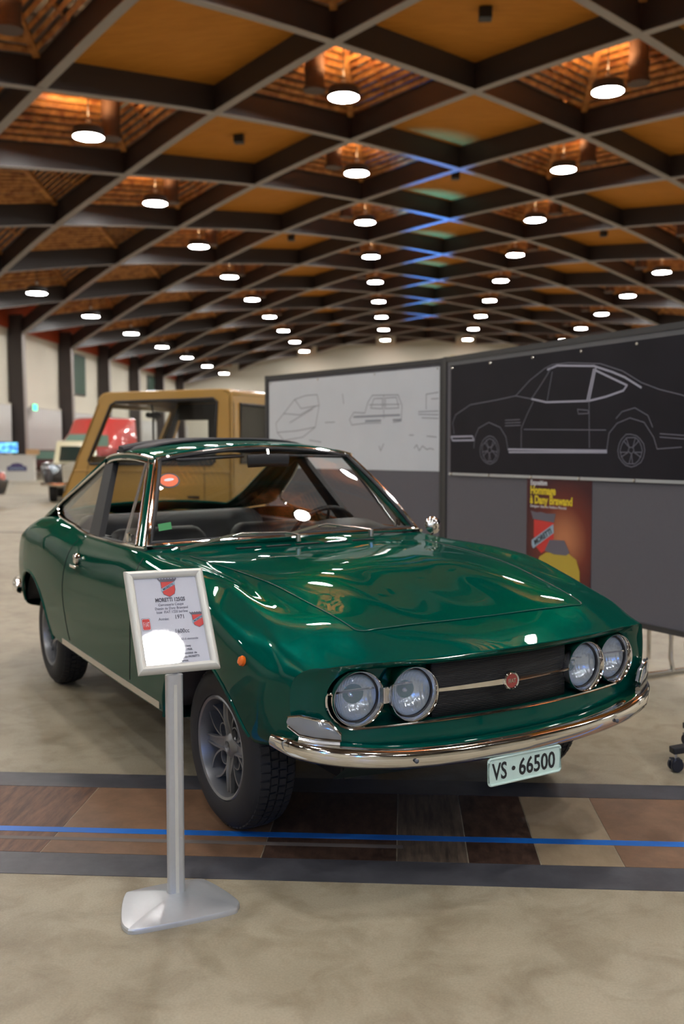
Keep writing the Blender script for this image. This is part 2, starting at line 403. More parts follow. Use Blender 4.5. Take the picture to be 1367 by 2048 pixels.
def pchip(pts):
    "monotone cubic through [(x, v), ...] (x ascending)"
    pts = sorted(pts); x = np.array([p[0] for p in pts], float); y = np.array([p[1] for p in pts], float)
    h = np.diff(x); d = np.diff(y) / h; m = np.zeros_like(y)
    for i in range(1, len(x) - 1):
        if d[i - 1] * d[i] > 0:
            w1 = 2 * h[i] + h[i - 1]; w2 = h[i] + 2 * h[i - 1]
            m[i] = (w1 + w2) / (w1 / d[i - 1] + w2 / d[i])
    m[0] = d[0]; m[-1] = d[-1]
    def f(t):
        t = min(max(t, x[0]), x[-1]); i = int(np.searchsorted(x, t) - 1); i = min(max(i, 0), len(h) - 1)
        s = (t - x[i]) / h[i]
        return float(y[i] * (2*s**3 - 3*s**2 + 1) + h[i] * m[i] * (s**3 - 2*s**2 + s) + y[i+1] * (-2*s**3 + 3*s**2) + h[i] * m[i+1] * (s**3 - s**2))
    return f
def curve3(pts, n):
    "smooth resample of a 3d polyline (Catmull-Rom)"
    P = [Vector(p) for p in pts]; out = []; k = len(P) - 1
    for i in range(n + 1):
        t = i / n * k; a = min(int(t), k - 1); s = t - a
        p0 = P[max(a - 1, 0)]; p1 = P[a]; p2 = P[a + 1]; p3 = P[min(a + 2, k)]
        out.append(0.5 * ((2 * p1) + (p2 - p0) * s + (2*p0 - 5*p1 + 4*p2 - p3) * s*s + (3*p1 - p0 - 3*p2 + p3) * s**3))
    return out
def rrect(w, h, r, n=5, cx=0, cy=0):
    out = []
    for sx, sy, a0 in ((1, 1, 0), (-1, 1, 90), (-1, -1, 180), (1, -1, 270)):
        for k in range(n + 1):
            a = math.radians(a0 + 90 * k / n)
            out.append((cx + sx * (w / 2 - r) + r * math.cos(a), cy + sy * (h / 2 - r) + r * math.sin(a)))
    return out
ORD = ['nearest', 'second', 'third', 'fourth', 'fifth', 'sixth', 'seventh', 'eighth', 'ninth', 'tenth', 'eleventh', 'twelfth', 'thirteenth', 'fourteenth', 'fifteenth', 'sixteenth']

# line drawings printed on the banner and sketched on the sheet: (along, up) in metres
CARDRAW =[
 [(1.25,1.88),(1.33,1.90),(1.49,1.90),(1.80,1.87),(2.00,1.81),(2.16,1.73),(2.31,1.68),(2.48,1.64),(2.61,1.60)],
 [(1.28,1.87),(1.38,1.89),(1.74,1.86),(1.91,1.81),(2.02,1.77),(2.16,1.70)],
 [(1.25,1.88),(1.09,1.81),(0.93,1.71)],
 [(1.32,1.88),(1.22,1.78),(1.11,1.68)],
 [(0.93,1.71),(1.11,1.68)],
 [(1.11,1.68),(1.27,1.65),(1.70,1.64),(1.86,1.66),(2.01,1.69),(2.04,1.72),(1.76,1.83)],
 [(1.33,1.85),(1.28,1.66)],
 [(1.76,1.85),(1.70,1.64)],
 [(1.74,1.84),(1.68,1.64)],
 [(0.93,1.71),(0.69,1.69),(0.37,1.67),(0.17,1.60),(0.13,1.54),(0.15,1.45)],
 [(0.11,1.43),(0.40,1.43),(0.42,1.40),(0.13,1.40),(0.11,1.43)],
 [(0.42,1.34),(0.43,1.42),(0.48,1.49),(0.61,1.53),(0.75,1.49),(0.82,1.42),(0.85,1.32)],
 [(0.85,1.33),(1.87,1.32)],
 [(0.86,1.31),(1.87,1.31)],
 [(1.87,1.32),(1.89,1.43),(1.96,1.49),(2.07,1.52),(2.19,1.49),(2.27,1.40),(2.30,1.33)],
 [(2.30,1.33),(2.49,1.34)],
 [(2.32,1.42),(2.61,1.40)],
 [(2.32,1.40),(2.61,1.38)],
 [(1.95,1.52),(2.00,1.56),(2.11,1.58),(2.22,1.53),(2.26,1.46)],
 [(1.59,1.59),(1.69,1.58),(1.70,1.56),(1.60,1.56),(1.59,1.59)],
 [(0.81,1.54),(0.98,1.54)],
 [(0.81,1.52),(0.99,1.52)],
 [(0.81,1.50),(0.99,1.50)],
 [(1.00,1.34),(1.00,1.48),(1.06,1.57),(1.13,1.66)],
 [(1.70,1.64),(1.71,1.34)],
 [(1.03,1.47),(1.86,1.45)],
 [(0.74,1.32),(0.73,1.28),(0.71,1.25),(0.67,1.23),(0.63,1.22),(0.58,1.23),(0.54,1.25),(0.51,1.28),(0.50,1.32),(0.51,1.36),(0.54,1.40),(0.58,1.42),(0.62,1.43),(0.67,1.42),(0.71,1.39),(0.73,1.36),(0.74,1.32)],
 [(0.72,1.32),(0.71,1.29),(0.69,1.26),(0.66,1.24),(0.63,1.24),(0.59,1.24),(0.56,1.26),(0.54,1.29),(0.53,1.32),(0.53,1.36),(0.56,1.38),(0.59,1.40),(0.62,1.41),(0.66,1.40),(0.69,1.38),(0.71,1.35),(0.72,1.32)],
 [(0.65,1.32),(0.64,1.31),(0.62,1.30),(0.60,1.31),(0.60,1.32),(0.60,1.34),(0.62,1.35),(0.64,1.34),(0.65,1.32)],
 [(2.20,1.32),(2.19,1.28),(2.17,1.25),(2.13,1.23),(2.09,1.22),(2.04,1.23),(2.01,1.25),(1.98,1.28),(1.97,1.32),(1.98,1.36),(2.00,1.39),(2.04,1.42),(2.08,1.42),(2.13,1.41),(2.16,1.39),(2.19,1.36),(2.20,1.32)],
 [(2.18,1.32),(2.17,1.29),(2.15,1.26),(2.12,1.24),(2.09,1.24),(2.05,1.24),(2.02,1.26),(2.00,1.29),(1.99,1.32),(2.00,1.35),(2.02,1.38),(2.05,1.40),(2.08,1.40),(2.12,1.40),(2.15,1.38),(2.17,1.35),(2.18,1.32)],
 [(2.11,1.32),(2.10,1.31),(2.09,1.30),(2.07,1.31),(2.06,1.32),(2.07,1.34),(2.08,1.34),(2.10,1.34),(2.11,1.32)],
 [(0.65,1.32),(0.72,1.31)],
 [(2.11,1.31),(2.17,1.31)],
 [(0.65,1.32),(0.71,1.28)],
 [(2.11,1.31),(2.17,1.28)],
 [(0.62,1.30),(0.64,1.24)],
 [(2.09,1.30),(2.10,1.24)],
 [(0.62,1.30),(0.61,1.24)],
 [(2.09,1.30),(2.07,1.24)],
 [(0.60,1.32),(0.54,1.28)],
 [(2.06,1.31),(2.00,1.28)],
 [(0.60,1.32),(0.53,1.31)],
 [(2.06,1.31),(1.99,1.31)],
 [(0.61,1.34),(0.56,1.38)],
 [(2.07,1.34),(2.02,1.38)],
 [(0.61,1.34),(0.58,1.40)],
 [(2.07,1.34),(2.04,1.40)],
 [(0.64,1.34),(0.67,1.40)],
 [(2.10,1.34),(2.12,1.40)],
 [(0.64,1.34),(0.69,1.38)],
 [(2.10,1.34),(2.15,1.38)],
]
SKETCH =[
 [(0.93,1.65),(0.89,1.74),(0.83,1.80),(0.50,1.79),(0.45,1.70),(0.46,1.57),(0.56,1.56)],
 [(0.93,1.65),(1.08,1.66),(1.14,1.60),(1.11,1.55),(0.93,1.56)],
 [(0.87,1.72),(0.48,1.71)],
 [(0.68,1.79),(0.68,1.60)],
 [(0.85,1.69),(0.81,1.77),(0.70,1.77),(0.70,1.68),(0.85,1.69)],
 [(0.66,1.77),(0.52,1.77),(0.49,1.68),(0.66,1.68),(0.66,1.77)],
 [(0.93,1.56),(0.72,1.56)],
 [(0.92,1.58),(0.72,1.58)],
 [(0.56,1.58),(0.46,1.58)],
 [(1.08,1.62),(0.48,1.62)],
 [(2.25,1.50),(2.27,1.59),(2.14,1.68),(1.96,1.81),(1.78,1.84),(1.61,1.84),(1.58,1.74),(1.64,1.54),(1.83,1.45),(2.14,1.42),(2.25,1.50)],
 [(2.14,1.68),(1.88,1.66),(1.61,1.74)],
 [(1.96,1.81),(1.86,1.72),(1.58,1.74)],
 [(2.25,1.50),(1.93,1.51),(1.64,1.54)],
 [(2.04,1.59),(1.68,1.71)],
 [(0.25,1.62),(0.02,1.61)],
 [(0.25,1.64),(0.02,1.64)],
 [(0.21,1.59),(0.02,1.58)],
 [(0.16,1.78),(0.02,1.79)],
 [(0.16,1.78),(0.16,1.66)],
 [(0.10,1.74),(0.02,1.74)],
 [(0.30,1.34),(0.27,1.37),(0.24,1.32),(0.20,1.36),(0.15,1.33),(0.11,1.34),(0.07,1.33)],
 [(0.74,1.36),(0.72,1.32),(0.68,1.38)],
 [(0.36,1.45),(0.31,1.45)],
 [(0.15,1.44),(0.04,1.43)],
 [(1.24,1.83),(1.22,1.74)],
 [(1.49,1.58),(1.35,1.58)],
 [(1.73,1.42),(1.55,1.40)],
]

# ------------------------------------------------------------------ the hall
def struct(o): o['kind'] = 'structure'; return o
def prof_z(x):
    r = abs(x - RIDGE) / BAY
    return _PZ(min(r, 6.0))
_PZ = pchip([(-1, 10.72)] + list(enumerate(PROF)) + [(7, 5.98)])
g = 3.0
a, b, c_, d_ = H(XL - g, DMIN - g), H(XR + g, DMIN - g), H(XR + g, DMAX + g), H(XL - g, DMAX + g)
struct(mesh_obj('floor', [a, b, c_, d_, *[p - Vector((0, 0, .2)) for p in (a, b, c_, d_)]], [(0,1,2,3),(7,6,5,4),(0,4,5,1),(1,5,6,2),(2,6,7,3),(3,7,4,0)], M['concrete']))
WALLX = XL - 0.75
def wall_side(name, x, sgn):
    root = struct(MB().box((0, 0, 0), (0.25, DMAX - DMIN, 12.5)).build(name, M['wallu']))
    root.data.transform(Matrix.Rotation(-HALL_YAW, 4, 'Z')); root.location = H(x if sgn > 0 else x - 0.25, DMIN, 0)
    return root
wl = wall_side('wall_left', WALLX, -1)
wr = wall_side('wall_right', XR + 0.75, 1)
for nm, dd in (('wall_back', DMAX), ('wall_front', DMIN - 0.25)):
    w = struct(MB().box((XL - 1, 0, 0), (XR + 1, 0.25, 12.8)).build(nm, M['wallu']))
    w.data.transform(Matrix.Rotation(-HALL_YAW, 4, 'Z')); w.location = H(0, dd, 0)
def hall_part(mb, name, mat, parent=None, **k):
    mb.v = [tuple(H(*p)) for p in mb.v]
    return mb.build(name, mat, parent, **k)
# red upper wall panel and ledge, curtain along the left wall
mb = MB(); mb.box((WALLX + .002, DMIN, 7.45), (WALLX + 0.10, DMAX, 9.2)); p = hall_part(mb, 'upper_panel', M['redwall']); p.parent = wl; p.matrix_parent_inverse = Matrix.Translation(wl.location).inverted()
mb = MB(); mb.box((WALLX + .002, DMIN, 3.62), (WALLX + 0.16, DMAX, 3.72)); p = hall_part(mb, 'ledge', M['wallu']); p.parent = wl; p.matrix_parent_inverse = Matrix.Translation(wl.location).inverted()
NODE = [(k, D0 + DS * k) for k in range(-5, 9)]
for k, dd in NODE:
    if dd + DS > DMAX + 4: continue
    rows = []
    n = 84
    for z in (0.05, 1.2, 2.4, 3.6):
        rows.append([H(WALLX + 0.22 + 0.05 * math.sin(i * PI / 2.0) * (1.15 - z * 0.05), dd + 0.35 + (DS - 0.7) * i / n, z) for i in range(n + 1)])
    o = grid_obj('curtain', rows, M['curtain'], thick=0.012)
    vis = k >= 1
    tag(o, ('pleated white curtain along the left wall, bay %s from the near end' % ORD[max(k, 0)]) if vis else 'pleated white curtain along the left wall beside the camera', 'curtain', 'curtains hung in the bays of the left wall')
# windows in the left wall
for i, (da, db) in enumerate(((58.7, 61.0), (76.0, 78.0))):
    mb = MB(); mb.box((WALLX + .002, da, 4.7), (WALLX + 0.08, db, 7.15)); w = struct(hall_part(mb, 'window_%d' % (i + 1), M['boardframe']))
    mb = MB()
    n = 6
    for q in range(n):
        u0 = da + 0.12 + (db - da - 0.24) * q / n
        mb.box((WALLX + 0.085, u0, 4.8), (WALLX + 0.12, u0 + (db - da - .24) / n * 0.72, 7.05))
    p = hall_part(mb, 'blind_slats', M['blind'], w)
# opening high on the end wall
mb = MB(); mb.box((RIDGE + 2.2, DMAX - 0.06, 9.2), (RIDGE + 6.0, DMAX - .002, 9.75)); struct(hall_part(mb, 'window_3', M['ochreprint']))
# ceiling deck
rows = []
for dd in np.linspace(DMIN - 0.3, DMAX + 0.3, 5):
    rows.append([H(x, dd, prof_z(x) + 2.75) for x in np.linspace(XL - 0.9, XR + 0.9, 33)])
ceiling = struct(grid_obj('ceiling', rows, M['web'], thick=0.1))
# columns and diagonal lattice beams
BH = 0.74
def add_col(mb, sgn, k):
    x0 = XL if sgn < 0 else XR
    dd = D0 + DS * k
    pts = [(0, 0.05), (0.0, 7.2), (-0.1, 8.2), (-0.70, 8.2), (-0.70, 0.05)]
    pts = [(x0 + 0.02 * sgn * 0 + (p[0] * (-sgn) * 1.0), p[1]) for p in [(0.12, 0.0), (0.0, 7.16), (0.0, 8.1), (-0.70, 8.1), (-0.70, 0.0)]]
    mb.cur = 0
    mb.prism(pts, lambda p, t: (p[0], t, p[1]), dd - 0.16, dd + 0.16)
    mb.cur = 1
    sec = [((0.12, 0.0)), ((0.0, 7.12))]
    xa, xb = x0 + 0.12 * (-sgn), x0
    mb.add([(xa, dd - .2, 0), (xa, dd + .2, 0), (xa - sgn * .03, dd + .2, 0), (xa - sgn * .03, dd - .2, 0), (xb, dd - .2, 7.14), (xb, dd + .2, 7.14), (xb - sgn * .03, dd + .2, 7.14), (xb - sgn * .03, dd - .2, 7.14)],
           [(0,1,2,3),(4,5,6,7),(0,1,5,4),(1,2,6,5),(2,3,7,6),(3,0,4,7)])
tn = 1
for k in range(-5, 9):
    for sgn in (-1, 1):
        if D0 + DS * k > DMAX - .2 or D0 + DS * k < DMIN + .2: continue
        mb = MB(); add_col(mb, sgn, k)
        struct(hall_part(mb, 'trim_%d' % tn, [M['web'], M['flange']])); tn += 1
for typ in (1, -1):
    for k2 in range(-16, 24):
        mb = MB(); pts = []
        for q in range(0, 49):
            r = -6 + q / 4.0
            idx = k2 + typ * r / 2.0
            if typ * 0 + idx < -6.45 or idx > 8.46: continue
            x = RIDGE + BAY * r
            pts.append((x, D0 + DS * idx, prof_z(x)))
        # only beams whose feet land on a column index
        if len(pts) < 3: continue
        tf = 0.025
        vs = []; fs = []; mi = []
        for i, p in enumerate(pts):
            t = Vector(pts[min(i + 1, len(pts) - 1)]) - Vector(pts[max(i - 1, 0)]); t.z = 0; t.normalize()
            s = Vector((-t.y, t.x, 0)); P = Vector(p)
            for a_, z_ in ((-.03, tf), (.03, tf), (.03, BH), (-.03, BH), (-.12, 0), (.12, 0), (.12, tf), (-.12, tf)):
                vs.append(P + s * a_ + Vector((0, 0, z_)))
        for i in range(len(pts) - 1):
            o_, n_ = i * 8, i * 8 + 8
            for q, w in ((0, 3), (1, 2), (2, 3)):
                fs.append((o_ + q, o_ + w, n_ + w, n_ + q)); mi.append(0)
            for q in range(4):
                w = (q + 1) % 4
                fs.append((o_ + 4 + q, o_ + 4 + w, n_ + 4 + w, n_ + 4 + q)); mi.append(1)
        mb.v = vs; mb.f = fs; mb.mi = mi
        struct(hall_part(mb, 'trim_%d' % tn, [M['web'], M['flange']], smooth=False)); tn += 1
# yellow panels and slatted wooden domes between the beams
def corner_pts(r, idx):
    x = RIDGE + BAY * r; d = D0 + DS * idx
    return [(x, d - DS / 2), (x + BAY, d), (x, d + DS / 2), (x - BAY, d)]
zmid = {r: prof_z(RIDGE + BAY * r) for r in range(0, 6)}
domes = {}
def dome_mesh(r, flat=False):
    "slatted pyramid over the lattice cell of row r, local to the cell centre"
    key = (r, flat)
    if key in domes: return domes[key]
    cs = []
    for (dx, dy) in ((0, -DS / 2 + .12), (BAY - .12, 0), (0, DS / 2 - .12), (-BAY + .12, 0)):
        cs.append(Vector((dx, dy, prof_z(RIDGE + BAY * r + dx) + BH)))
    zc = sum(c.z for c in cs) / 4 + (0.55 if flat else 1.45)
    top = Vector((0, 0, zc)); topr = [top + (Vector((c.x, c.y, 0)) * 0.10) for c in cs]
    mb = MB(); N = 12
    for f in range(4):
        A, B = cs[f], cs[(f + 1) % 4]; Ta, Tb = topr[f], topr[(f + 1) % 4]
        nin = (A + B) / 2; nin = Vector((-nin.x, -nin.y, 0)).normalized()
        for j in range(N):
            t0, t1 = j / N, (j + 0.74) / N
            wob = random.uniform(-.03, .03)
            lo = [A.lerp(Ta, t0), B.lerp(Tb, t0), B.lerp(Tb, t1), A.lerp(Ta, t1)]
            off = Vector((0, 0, 0.05 + wob * .5)) + nin * (-.02)
            lo[0] = lo[0] + nin * 0.07; lo[1] = lo[1] + nin * 0.07
            hi = [p + off for p in lo]
            mb.add(lo + hi, [(0,1,2,3),(4,7,6,5),(0,4,5,1),(1,5,6,2),(2,6,7,3),(3,7,4,0)])
        # hip rib
        mb.sweep([A + Vector((0, 0, -.02)), Ta + Vector((0, 0, -.02))], [(-.09, -.06), (.09, -.06), (.09, .03), (-.09, .03)])
    for u in (0.33, 0.67):
        for f in range(4):
            A, B = cs[f], cs[(f + 1) % 4]; Ta, Tb = topr[f], topr[(f + 1) % 4]
            mb.sweep([A.lerp(B, u), Ta.lerp(Tb, u)], [(-.05, .09), (.05, .09), (.05, .15), (-.05, .15)])
    mb.add([p + Vector((0, 0, .06)) for p in topr], [(0, 1, 2, 3)])
    me = bpy.data.meshes.new('wooden_dome'); me.from_pydata([tuple(v) for v in mb.v], [], mb.f); me.materials.append(M['slat'])
    me.transform(Matrix.Rotation(-HALL_YAW, 4, 'Z'))
    domes[key] = me
    return me
NPAN = 0
for r in range(-5, 6):
    half = (r % 2 == 0)
    for k in range(-3 if abs(r) < 5 else 0, 9):
        idx = k + 0.5 if half else k
        if idx > 8.1: continue
        x, d = RIDGE + BAY * r, D0 + DS * idx
        if r in (-2, 0, 2):
            q = [H(px + 0, pd, prof_z(px) + BH + 0.01) for px, pd in corner_pts(r, idx)]
            o = mesh_obj('ceiling_panel', q + [p + Vector((0, 0, .03)) for p in q], [(0,1,2,3),(7,6,5,4),(0,4,5,1),(1,5,6,2),(2,6,7,3),(3,7,4,0)], M['yellow'], ceiling)
        else:
            o = bpy.data.objects.new('wooden_dome', dome_mesh(r, abs(r) == 4)); COL.objects.link(o); o.parent = ceiling
            o.location = H(x, d, 0)
# warm light up into the domes that hold lamps
def warm(loc, w):
    l = bpy.data.lights.new('warm_uplight', 'SPOT'); l.energy = w; l.color = (1.0, 0.62, 0.30); l.shadow_soft_size = 0.15
    l.spot_size = math.radians(160); l.spot_blend = 0.5
    o = bpy.data.objects.new('warm_uplight', l); COL.objects.link(o); o.location = loc; o.rotation_euler = (PI, 0, 0)

# ------------------------------------------------------------------ ceiling lamps
def make_lamp():
    root = empty('ceiling_lamp')
    R = 0.40
    mb = MB(); mb.lathe([(0.0, 0.30), (0.30, 0.30), (0.40, 0.24), (0.43, 0.05), (0.43, 0.0), (0.405, 0.0), (0.405, 0.03), (0, 0.03)], 28)
    mb.build('housing', M['lamphouse'], root, smooth=True)
    mb = MB(); mb.lathe([(0.0, 0.0), (0.402, 0.0), (0.402, 0.02), (0, 0.02)], 28)
    mb.build('diffuser', M['lampglow'], root)
    mb = MB(); mb.tube([(0, 0, 0.30), (0, 0, 1.5)], 0.018, 6); mb.build('rod', M['lamphouse'], root)
    bmv = MB(); bmv.lathe([(0, .36), (.05, .38), (.07, .43), (.05, .48), (0, .50)], 12); bmv.build('junction_ball', M['whiteball'], root, smooth=True)
    return root
def copy_tree(o, parent=None):
    c = o.copy(); COL.objects.link(c)
    if parent: c.parent = parent
    for ch in list(o.children): copy_tree(ch, c)
    return c
SIDE = {-5: 'row next to the left wall', -3: 'second row from the left', -1: 'row just left of the ridge', 1: 'row just right of the ridge', 3: 'second row right of the ridge', 5: 'row next to the right wall'}
first_vis = {-5: 2, -3: 0, -1: 0, 1: 0, 3: 3, 5: 9}
lamp0 = make_lamp(); used = False
def make_pipe():
    root = empty('ventilation_pipe')
    mb = MB(); mb.lathe([(0, 0), (.30, 0), (.30, .10), (.26, .12), (.26, 1.55), (0, 1.55)], 20); mb.build('pipe_body', M['duct'], root, smooth=True)
    mb = MB(); mb.lathe([(.262, .5), (.285, .5), (.285, .58), (.262, .58)], 20, closed=True); mb.build('collar', M['duct'], root)
    return root
pipe0 = make_pipe(); pused = False
for r in (-5, -3, -1, 1, 3, 5):
    for k in range(-6 if abs(r) < 5 else -3, 9):
        x, d = RIDGE + BAY * r, D0 + DS * k
        if d < DMIN + 2: continue
        z = prof_z(x) + 0.03 - (0.25 if abs(r) == 5 else 0)
        o = lamp0 if not used else copy_tree(lamp0); used = True
        o.location = H(x, d, z)
        fv = first_vis[r]
        if k >= fv and not (r == 3 and k > 8): lab = 'round glowing lamp, %s one visible in the %s' % (ORD[k - fv], SIDE[r])
        else: lab = 'round lamp beyond the frame in the %s' % SIDE[r]
        tag(o, lab, 'lamp', 'round high bay lamps under the lattice ceiling')
        if abs(r) < 5: warm(H(x, d, z + 0.55), WARM_WATTS * (1.0 if abs(r) < 4 else .4))
        if k >= -1 and abs(r) < 5:
            px = x + {-3: 0.3, -1: -0.8, 1: 0.85, 3: -0.9}[r]; pd = d + {-3: 1.1, -1: 0.25, 1: 0.25, 3: 0.4}[r]
            p_ = pipe0 if not pused else copy_tree(pipe0); pused = True
            p_.location = H(px, pd, z + 0.28)
            tag(p_, 'brown vent pipe by the %s lamp in the %s' % (ORD[max(0, k - fv)] if k >= fv else 'unseen', SIDE[r]), 'pipe', 'pipes hanging from the wooden domes')
# small black boxes under the yellow panels
for (r, idx, dd, where) in ((0, -.5, 0.2, 'nearest panel on the ceiling ridge'), (0, 1.5, -0.9, 'third panel along the ceiling ridge'), (-2, .5, 0.3, 'second panel in the row left of the ridge'), (-2, 2.5, 0, 'fourth panel in the row left of the ridge'), (2, 2.5, 0, 'panel right of the ridge beyond the second lamp')):
    x, d = RIDGE + BAY * r, D0 + DS * idx + dd
    e = empty('ceiling_speaker', H(x, d, prof_z(x) + BH - 0.02), -HALL_YAW, 'small black ceiling box under the yellow %s' % where, 'speaker', 'small black boxes under the yellow panels')
    MB().box((-.15, -.15, -.30), (.15, .15, -.05)).build('box_body', M['black'], e, bevel=.01)
    MB().box((-.03, -.03, -.05), (.03, .03, .02)).build('bracket', M['black'], e)

# ------------------------------------------------------------------ trench covers in the floor
def strip(name, x0, x1, da, db, z0, z1, mat, **k):
    mb = MB(); mb.box((x0, da, z0), (x1, db, z1)); return hall_part(mb, name, mat, **k)
SX0, SX1 = -4.2, 5.2
tag(strip('steel_strip', SX0, SX1, 3.765, 3.925, 0, 0.0015, M['steel']), 'dark steel edge strip on the floor, under the car behind the wooden boards', 'floor strip', 'steel strips edging the boards')
tag(strip('steel_strip', SX0, SX1, 2.965, 3.130, 0, 0.0015, M['steel']), 'dark steel edge strip on the floor, nearer one in front of the boards', 'floor strip', 'steel strips edging the boards')
J = [-4.2, -2.6, -2.1, -1.19, -0.46, -0.02, 0.21, 0.440, 0.702, 1.35, 1.9, 2.6, 3.6, 5.2]
MT = ['pl_brown', 'pl_red', 'pl_red', 'pl_brown', 'pl_dark', 'pl_smoke', 'pl_dark', 'pl_tan', 'pl_brown', 'pl_red', 'pl_brown', 'pl_tan', 'pl_brown']
WH = ['farthest beyond the left edge', 'beyond the left edge', 'red brown streaked, left of the sign stand', 'plain brown, behind the sign stand pole', 'almost black, under the front tyre', 'smoky grey brown, right of the front tyre', 'dark brown, left of the number plate', 'pale tan, the lightest one', 'mid brown, at the right edge of the picture', 'just beyond the right edge', 'far right beyond the frame', 'pale one beyond the frame', 'last one beyond the frame']
for i in range(len(J) - 1):
    o = strip('floor_board', J[i] + .002, J[i + 1] - .002, 3.133, 3.762, 0, 0.0012, M[MT[i]])
    # keep each board's own grain: move origin to its corner
    o0 = H(J[i], 3.13, 0); o.data.transform(Matrix.Translation(-o0)); o.location = o0
    o.data.transform(Matrix.Rotation(HALL_YAW, 4, 'Z')); o.rotation_euler = (0, 0, -HALL_YAW)
    tag(o, 'wooden floor board in the strip under the car, %s' % WH[i], 'floor board', 'wooden boards covering the floor trench')
tag(strip('floor_tape', SX0, SX1, 3.305, 3.348, 0.0013, 0.0020, M['bluetape']), 'bright blue tape line stuck along the wooden floor boards', 'tape')
tag(strip('floor_tape', SX0, 0.0, 3.235, 3.262, 0.0013, 0.0018, M['greytape']), 'worn grey line beside the blue tape on the boards', 'tape')
tag(strip('floor_joint', XL, XR, 15.75, 15.83, 0, 0.004, M['steel']), 'dark joint line across the concrete floor behind the car', 'floor strip', 'joint lines across the hall floor')
tag(strip('floor_joint', XL, XR, 29.0, 29.12, 0, 0.004, M['steel']), 'dark joint line across the floor under the black vintage car', 'floor strip', 'joint lines across the hall floor')
tag(strip('floor_joint', XL, XR, 39.5, 39.7, 0, 0.004, M['steel']), 'dark joint line across the floor before the white counter', 'floor strip', 'joint lines across the hall floor')

# ------------------------------------------------------------------ the green coupe
CAR_YAW, CAR_X, CAR_Y, CAR_ROLL = 0.5129, 0.1887, 3.7588, 0.0162
car = empty('vintage_coupe', (CAR_X, CAR_Y, 0), 0, 'dark green vintage coupe with twin round headlights, parked across the wooden floor boards', 'car')
car.rotation_mode = 'XYZ'; car.rotation_euler = (CAR_ROLL, 0, CAR_YAW - PI / 2)
def xend(y): return 0.74 - 0.26 * y * y
ROWS = [
 # list of (x, y, z), front to back; row 0 sill bottom inner ... row 12 centre line
 [(.63,.60,.42),(.3,.60,.40),(0,.60,.32),(-1.0,.60,.30),(-1.9,.60,.30),(-2.6,.58,.34),(-3.1,.52,.42),(-3.5,.46,.46)],
 [(.61,.665,.437),(.45,.70,.42),(.2,.735,.38),(-.3,.752,.332),(-1.0,.755,.33),(-1.9,.757,.335),(-2.5,.745,.37),(-2.85,.73,.42),(-3.2,.65,.45),(-3.5,.56,.48)],
 [(.60,.695,.475),(.45,.738,.455),(.2,.765,.42),(-.3,.782,.385),(-1.0,.785,.375),(-1.9,.785,.385),(-2.5,.785,.42),(-2.85,.765,.47),(-3.2,.68,.49),(-3.5,.59,.52)],
 [(.592,.712,.535),(.45,.757,.525),(.2,.780,.515),(-.3,.790,.50),(-1.0,.790,.50),(-1.9,.797,.51),(-2.5,.805,.52),(-2.85,.782,.56),(-3.2,.70,.58),(-3.5,.61,.59)],
 [(.592,.716,.60),(.45,.760,.61),(.2,.785,.64),(-.3,.790,.66),(-1.0,.786,.66),(-1.6,.790,.67),(-2.0,.806,.69),(-2.5,.812,.70),(-2.85,.785,.69),(-3.2,.702,.68),(-3.5,.615,.67)],
 [(.597,.708,.655),(.50,.742,.665),(.3,.765,.735),(.1,.772,.79),(-.3,.768,.815),(-1.0,.758,.82),(-1.6,.762,.825),(-1.9,.785,.845),(-2.2,.798,.86),(-2.5,.797,.87),(-2.85,.766,.835),(-3.2,.685,.78),(-3.5,.60,.75)],
 [(.620,.680,.686),(.55,.696,.702),(.45,.706,.742),(.36,.708,.768),(.2,.710,.815),(.05,.712,.853),(-.1,.714,.872),(-.3,.716,.884),(-.6,.718,.888),(-1.0,.722,.892),(-1.6,.722,.893),(-1.9,.740,.915),(-2.2,.745,.938),(-2.5,.738,.938),(-2.85,.700,.895),(-3.2,.63,.84),(-3.5,.56,.81)],
 [(.640,.622,.694),(.56,.640,.722),(.45,.655,.760),(.3,.660,.806),(.15,.660,.846),(0,.660,.880),(-.3,.664,.900),(-.6,.675,.905),(-.85,.690,.917),(-1.6,.697,.921),(-1.85,.696,.948),(-2.2,.685,.972),(-2.5,.670,.962),(-2.85,.640,.925),(-3.2,.58,.875),(-3.5,.51,.83)],
 [(.660,.55,.698),(.56,.56,.742),(.45,.568,.782),(.3,.575,.812),(.15,.580,.838),(0,.580,.861),(-.3,.585,.888),(-.6,.595,.903),(-.85,.60,.92),(-1.6,.60,.92),(-2.2,.60,.93),(-2.85,.58,.93),(-3.2,.53,.895),(-3.5,.47,.845)],
 [(.690,.45,.700),(.62,.45,.740),(.55,.45,.772),(.3,.46,.828),(.0,.47,.880),(-.3,.48,.898),(-.6,.49,.903),(-.85,.5,.925),(-2.85,.5,.935),(-3.2,.45,.905),(-3.5,.40,.855)],
 [(.714,.31,.701),(.64,.31,.737),(.55,.31,.773),(.45,.305,.803),(.2,.30,.862),(0,.295,.892),(-.2,.29,.905),(-.4,.285,.909),(-.6,.28,.910),(-.85,.28,.930),(-2.85,.28,.935),(-3.2,.25,.91),(-3.5,.22,.86)],
 [(.734,.15,.702),(.66,.15,.735),(.55,.15,.770),(.3,.15,.833),(.15,.15,.866),(.0,.15,.890),(-.2,.15,.904),(-.4,.15,.908),(-.6,.15,.909),(-.85,.15,.932),(-2.85,.15,.94),(-3.2,.13,.915),(-3.5,.11,.865)],
 [(.740,0,.702),(.66,0,.734),(.55,0,.768),(.3,0,.833),(.15,0,.866),(.0,0,.890),(-.2,0,.904),(-.4,0,.908),(-.6,0,.909),(-.85,0,.933),(-2.85,0,.94),(-3.2,0,.915),(-3.5,0,.865)],
]
